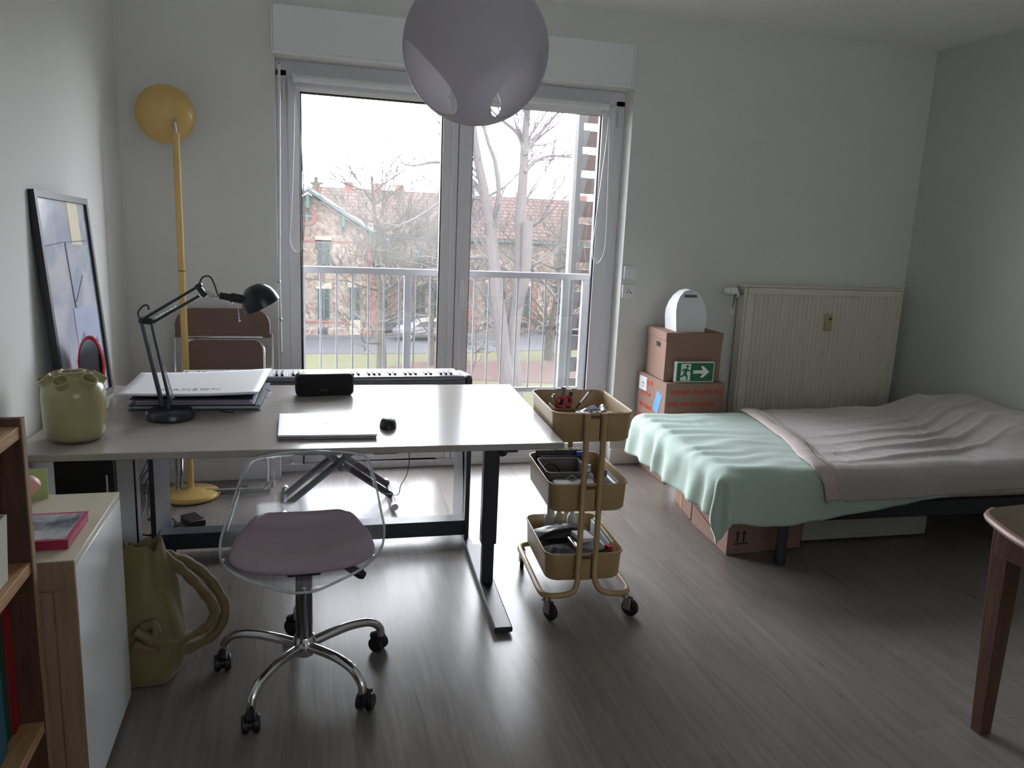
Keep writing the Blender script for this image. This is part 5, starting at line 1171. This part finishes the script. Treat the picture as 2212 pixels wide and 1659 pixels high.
def topbump(p, q):
    z = .012*nz((p*2.2, q*2.2, 0))+.006*nz((p*5, q*7, 3))
    s_ = max(0, min(1, (p-1.45)/.35)); s_ = s_*s_*(3-2*s_); z += .085*s_*max(0, min(1, (q+.02)/.25))*(.8+.2*math.sin(q*3))
    s2 = max(0, min(1, (q-.70)/.25)); z += .02*s2*max(0, min(1, (p-.7)/.6))
    return z
def nearlen(p): return .265+.015*math.sin(min(p, .5)*PI/.5)-.075*max(0, min(1, (p-.45)/.5))-.06*max(0, min(1, (p-.9)/.8))
def duvf(a, b):
    p = -.245+a*(2.12+.245); nl = nearlen(max(p, 0)); q = -nl+b*(1.0+nl+.10)
    P_, n_, hang, d = drape(p, q, .475, .062)
    w1 = 0
    if hang > 0:
        if p < 0 and q > -.02: ph = q*34+3*nz((q*3, 0, 0)); w1 = hang*(.012*math.sin(ph)+.010*nz((q*14, p*3, 1)))
        elif p >= 0: w1 = hang*(.008*math.sin(p*9+2*nz((p*2, 1, 1)))+.010*nz((p*5, q*3, 2)))
        else: w1 = hang*(.012*math.sin(math.atan2(-p, max(-q, 0)+.001)*7)+.006*nz((p*12, q*12, 4)))
        P_ += n_*w1
        if d > .2: P_.z += .012*nz((p*9, q*9, 7))
    cut = max(0, 1-d/.10)
    z = topbump(p, min(max(q, 0), 1))*cut
    # puckers running in from the foot end
    fp = math.exp(-max(p, 0)/.22)*(.35 if p < 0 else 1)
    z += fp*.007*math.sin(q*52+4*nz((p*4, q*4, 0)))*(1-hang*.8)
    z += .006*math.exp(-((p-.34)**2+(q-.78)**2)/.02)*math.sin(p*60+q*40)
    P_.z += z
    return P_
DV = tag(MB().grid(duvf, 190, 110).build('duvet', green_cloth, None, ang=180, solid=.022, offset=-1), 'mint green duvet hanging over the foot end and near side of the bed', 'duvet')
DV.matrix_world = MBd
def p0q(q):
    K_ = [(-.19, .455), (-.12, .435), (-.04, .395), (.05, .40), (.15, .43), (.3, .49), (.5, .545), (.8, .60), (1.1, .62)]
    for i in range(len(K_)-1):
        if K_[i][0] <= q <= K_[i+1][0]:
            t_ = (q-K_[i][0])/(K_[i+1][0]-K_[i][0]); return K_[i][1]*(1-t_)+K_[i+1][1]*t_
    return K_[0][1] if q < 0 else K_[-1][1]
def blf(a, b):
    q0 = -.205+.06*a; q = q0+b*(1.06-q0); st = p0q(q); p = st+a*(2.125-st)
    P_, n_, hang, d = drape(p, q, .490, .072)
    if hang > 0: P_ += n_*(.004+hang*(.008*math.sin(p*9+2*nz((p*2, 1, 1)))+.007*nz((p*6, q*4, 12))))
    cut = max(0, 1-d/.14)
    s_ = (p-st)
    z = topbump(p, min(max(q, 0), 1))*max(0, 1-d/.10)
    # long diagonal folds sweeping from the pillow towards the near side
    for k, (c0, amp, wd) in enumerate(((.08, .020, .018), (.22, .026, .024), (.35, .018, .016), (.48, .022, .022), (.62, .016, .018), (.76, .010, .02))):
        ln = c0+.30*(1-((p-.5)/1.6))**2*0+ .30*((p-.55)/1.5)-.10*math.sin((p-.4)*2.2)+.03*nz((p*2.5, k*3, 0))
        env = math.exp(-((p-1.15-.12*k)/.55)**2)
        z += cut*amp*env*math.exp(-((q-ln)/wd)**2)
    z += cut*.004*nz((p*14, q*5, 9))
    # turned-over thick edge along the boundary
    if s_ < .11: z += .010*math.sin(PI*s_/.11)**.5 if s_ > 0 else 0
    z += .004*math.exp(-((s_-.115)/.01)**2)*-1.5
    if .2 < s_ < .5 and 0 < q < .3: z += .006*math.sin(p*70+q*30)*math.exp(-((s_-.12)/.12)**2)
    P_.z += z; return P_
BK = tag(MB().grid(blf, 210, 120).build('blanket', pink_cloth, None, ang=180, solid=.012, offset=-1), 'taupe pink fleece blanket spread over the mint duvet', 'blanket')
BK.matrix_world = MBd
def bandf(a, b):
    q0 = -.200; q = q0+b*(1.06-q0); st = p0q(q); L_ = 2.125-st
    s_ = -.006+a*(.075+.02*math.sin(q*5)); P_ = blf(max(s_, 0)/L_, (q-(-.205+.06*max(s_, 0)/L_))/(1.06-(-.205+.06*max(s_, 0)/L_)))
    if s_ < 0: P_.x += s_
    P_.z += .006*math.sin(PI*a)**.5+.001 if q > 0 else .002; P_.y -= .004 if q < 0 else 0
    return P_
WM[BK.name] = Matrix()
MB().grid(bandf, 10, 120).build('folded_hem', mat('pale_pink_hem', s2l((.73, .68, .675)), .95, bump=.2, bscale=160), BK, ang=180, solid=.008, offset=-1, label='paler turned over edge of the blanket', world=False)

# ------------------------------------------------------------------ cardboard boxes and the sign
def cbox(name, label, poly, z0, z1, m_, cat='cardboard box'):
    cx = sum(p[0] for p in poly)/4; cy = sum(p[1] for p in poly)/4
    t = thing(name, label, cat, (cx, cy, z0))
    MB().prism(poly, z0+.0005, z1-.0005).build('box_body', m_, t, bev=.003)
    return t
pb1 = [(2.105, 4.005), (2.46, 3.99), (2.48, 4.37), (2.118, 4.385)]
b1 = cbox('cardboard_box', 'plain brown cardboard box on the floor, lowest of the corner stack', pb1, 0, .335, card)
pb2 = [(2.062, 3.985), (2.440, 3.970), (2.455, 4.37), (2.068, 4.385)]
b2 = cbox('printed_moving_box', 'cardboard moving box with red printed words, under the archive box', pb2, .336, .622, card)
def face_M(p0, p1, z, off=.0012):
    p0 = Vector((*p0, z)); p1 = Vector((*p1, z)); ex = (p1-p0).normalized(); ez = Vector((0, 0, 1)); n_ = ex.cross(ez)
    return basis(p0+n_*off, ex, ez)
Mf = face_M(pb2[0], pb2[1], .336); Ml = face_M(pb2[3], pb2[0], .336)
def on_face(M, x, z, rot=0): return M @ Matrix.Translation((x, z, 0)) @ Matrix.Rotation(rot, 4, 'Z')
for st_, x, z in (('opslaan douche dro', .03, .222), ('plat ver ompoort', .02, .150), ('koffie   op', .02, .078)): text(st_, .042, on_face(Mf, x, z), 'printed_words', inkred, b2, .0003, 1.0, .0006)
for st_, x, z in (('eg 46', .13, .235), ('op ee m', .06, .165), ('my school', .05, .085), ('mo v', .03, .02)): text(st_, .042, on_face(Ml, x, z, math.radians(-2)), 'printed_words', inkred, b2, .0003, 1.0, .0006)
lab = MB().box(on_face(Ml, .08, .225) @ Vector((0, 0, 0)), (.0015, .10, .085), Matrix.Rotation(math.radians(1), 3, 'Z')).build('shipping_label', paperw, b2)
text('Berrila', .020, on_face(Ml, .045, .222) @ Matrix.Translation((0, 0, .001)), 'label_print', inkdark, lab, .0002)
text('de Jonge', .011, on_face(Ml, .055, .205) @ Matrix.Translation((0, 0, .001)), 'label_print', inkdark, lab, .0002)
MB().box(on_face(Ml, .30, .150) @ Vector((0, 0, 0)), (.002, .07, .13), Euler((math.radians(20), 0, 0)).to_matrix()).build('blue_sticker', labelblue, b2)
pb3 = [(2.065, 4.035), (2.425, 4.028), (2.45, 4.37), (2.110, 4.380)]
b3 = cbox('archive_box', 'plain brown archive box with a lid and hand hole under the white cake box', pb3, .623, .905, card)
def grow_poly(P_, k):
    cx = sum(p[0] for p in P_)/4; cy = sum(p[1] for p in P_)/4; return [(cx+(p[0]-cx)*(1+k), cy+(p[1]-cy)*(1+k)) for p in P_]
MB().prism(grow_poly(pb3, .025), .862, .912).build('lid', card, b3, bev=.003)
M3 = face_M(pb3[3], pb3[0], .623)
MB().prism(rrect(-.034, .034, -.014, .014, .013, 5), 0, .0025, on_face(M3, .215, .205)).build('hand_hole', gasket, b3)
ck = thing('cake_box', 'white arched cardboard cake box with a handle on top of the box stack', 'cake box', (2.24, 4.16, .912), math.radians(-4))
prof = [(-.088, 0), (.088, 0), (.096, .08), (.097, .12), (.088, .165), (.068, .205), (.038, .235), (.0, .246), (-.038, .235), (-.068, .205), (-.088, .165), (-.097, .12), (-.096, .08)]
Mk = Matrix(((1, 0, 0, 0), (0, 0, 1, 0), (0, 1, 0, 0), (0, 0, 0, 1)))
m = MB(); rings = []
for (yy, k) in ((-.080, 1.0), (-.078, 1.0), (.078, 1.0), (.080, 1.0)): rings.append([Vector((x, yy, z)) for x, z in prof])
# side panels curve inwards to the handle ridge
rings = []
for yy in (-.085, -.0825, -.04, 0, .04, .0825, .085):
    rings.append([Vector((x*(1-.04*(1 if abs(yy) < .08 else 0)), yy*(1-.55*max(0, (z-.10)/.146)), z)) for x, z in prof])
m.loft(rings); m.build('box_body', paperw, ck, world=False, ang=30)
MB().prism(rrect(-.040, .040, -.008, .008, .0075, 4), 0, .003, Matrix.Translation((0, -.049, .208)) @ Matrix(((1, 0, 0, 0), (0, .3, -1, 0), (0, .95, .3, 0), (0, 0, 0, 1)))).build('handle_slot', mat('shadow_slot_grey', s2l((.42, .41, .40)), .8), ck, world=False)
# emergency exit sign
ES = thing('exit_sign', 'green and white running man exit sign leaning on the archive box', 'sign', (2.243, 3.992, .623), math.radians(-1))
MB().bb(-.125, .125, .0, .030, .0005, .124).build('sign_case', signwhite, ES, world=False, bev=.003)
My = Matrix(((1, 0, 0, 0), (0, 0, -1, 0), (0, 1, 0, 0), (0, 0, 0, 1)))
MB().prism(rrect(-.117, .117, .008, .117, .008, 4), 0, .0012, My).build('green_panel', signgreen, ES, world=False)
def pz(poly, d=.0016): return [(x, z) for x, z in poly], d
pic = MB()
def sh(poly, mb=pic, d=.0018): mb.prism(poly, .0008, d, My)
sh([(-.092, .012), (-.030, .012), (-.030, .112), (-.092, .112)])
gm = MB()
def blk(poly): gm.prism(poly, .0012, .0024, My)
gm.prism([(-.052+.0085*math.cos(q*PI/8), .097+.0085*math.sin(q*PI/8)) for q in range(16)], .0012, .0024, My)
blk([(-.074, .084), (-.050, .086), (-.044, .078), (-.030, .072), (-.030, .066), (-.050, .070), (-.056, .054), (-.046, .040), (-.046, .016), (-.054, .016), (-.056, .036), (-.070, .044), (-.076, .034), (-.100, .034), (-.100, .042), (-.082, .043), (-.072, .062), (-.070, .076), (-.082, .066), (-.088, .070), (-.078, .082)])
pic.prism([(-.012, .054), (.050, .054), (.034, .030), (.052, .030), (.092, .064), (.052, .098), (.034, .098), (.050, .074), (-.012, .074)], .0008, .0018, My)
pic.build('white_symbols', signwhite, ES, world=False); gm.build('running_figure', signgreen, ES, world=False)

# boxes stored below the bed
def under(name, label, poly, z1, m_): return cbox(name, label, poly, 0, z1, m_)
pA = [(1.925, 2.985), (2.345, 3.01), (2.32, 3.41), (1.965, 3.40)]
ub = under('cardboard_box', 'cardboard box with black print under the near foot end of the bed', pA, .205, card)
Ma = face_M(pA[3], pA[0], 0); Mb_ = face_M(pA[0], pA[1], 0)
text('LOVE', .030, on_face(Ma, .27, .10), 'printed_words', inkdark, ub, .0003, 1.0, .0004); text('HEG', .022, on_face(Ma, .03, .155), 'printed_words', inkdark, ub, .0003)
pr = MB()
pr.bb(0, 0, 0, 0, 0, 0); pr = MB()
pr.prism([(.03, .105), (.33, .052), (.33, .056), (.03, .109)], 0, .0006, Ma).prism([(.035, .13), (.045, .145), (.055, .13), (.048, .13), (.048, .11), (.042, .11), (.042, .13)], 0, .0006, Ma).prism([(.17, .12), (.195, .12), (.195, .155), (.17, .155)], 0, .0006, Ma)
for dx in (.05, .085): pr.prism([(dx, .06), (dx+.008, .06), (dx+.008, .10), (dx+.016, .10), (dx+.004, .118), (dx-.008, .10), (dx, .10)], 0, .0006, Mb_)
pr.prism([(.035, .050), (.115, .050), (.115, .055), (.035, .055)], 0, .0006, Mb_)
pr.build('printed_symbols', inkdark, ub)
pB = [(1.975, 3.425), (2.33, 3.46), (2.30, 3.78), (2.045, 3.745)]
u2_ = under('cardboard_box', 'tan taped cardboard box in the middle below the foot end of the bed', pB, .165, card)
MB().prism([(.12, .0), (.16, .0), (.16, .165), (.12, .165)], 0, .0008, face_M(pB[3], pB[0], 0)).build('packing_tape', mat('tan_tape', s2l((.70, .55, .38)), .25), u2_)
t = thing('white_box', 'small white box on the floor between the corner stack and taped box', 'box', (2.20, 3.90, 0))
MB().bb(2.13, 2.30, 3.83, 3.97, .0005, .10).build('box_body', paperw, t, bev=.002)
t = thing('storage_drawer', 'long pale grey storage drawer on the floor under the middle of the bed', 'storage drawer', (2.75, 3.22, 0), math.radians(-2))
MB().bb(-.36, .36, -.18, .30, .012, .150).build('drawer_body', mat('pale_grey_board', s2l((.66, .66, .64)), .5), t, world=False, bev=.003)
for sx in (-.32, .32): MB().cyl((sx, -.15, .008), (sx, .25, .008), .008, 10).build('glide', blackp, t, world=False)

# ------------------------------------------------------------------ brown table at the right edge
TB = thing('wooden_table', 'brown varnished table with a rounded edge and tapered legs at the right edge', 'table', (2.4, 1.25, 0))
tp = smooth_path([(1.86, .62, 0), (1.81, .95, 0), (1.792, 1.25, 0), (1.808, 1.44, 0), (1.852, 1.565, 0), (1.895, 1.640, 0), (1.95, 1.672, 0)], 6)
poly = [(p.x, p.y) for p in tp]+[(2.3, 1.70), (2.95, 1.70), (2.98, .62)]
MB().prism(poly[::-1], .700, .722).build('tabletop', wood('worn_brown_top', s2l((.30, .25, .18)), s2l((.38, .31, .23)), .4, 'X'), TB, bev=.003)
eb = [Vector((p.x, p.y, .711)) for p in tp]; MB().tube(eb, .0115, 8).build('edge_moulding', mat('worn_pink_edge', s2l((.56, .44, .39)), .45), TB)
MB().bb(1.99, 2.9, 1.622, 1.642, .61, .700).bb(1.895, 1.915, .75, 1.60, .61, .700).build('apron', wood_table, TB, bev=.002)
def tl(x, y, nm='leg'):
    rings = []
    for z, h, dx in ((0, .020, .0), (.60, .030, -.02), (.70, .031, -.022)):
        rings.append([Vector((x+dx+sx*h, y+sy*h, z)) for sx, sy in ((-1, -1), (1, -1), (1, 1), (-1, 1))])
    MB().loft(rings).build(nm, wood_table, TB, bev=.003)
tl(2.015, 1.645); tl(2.85, 1.64); tl(1.95, .72); tl(2.85, .72)
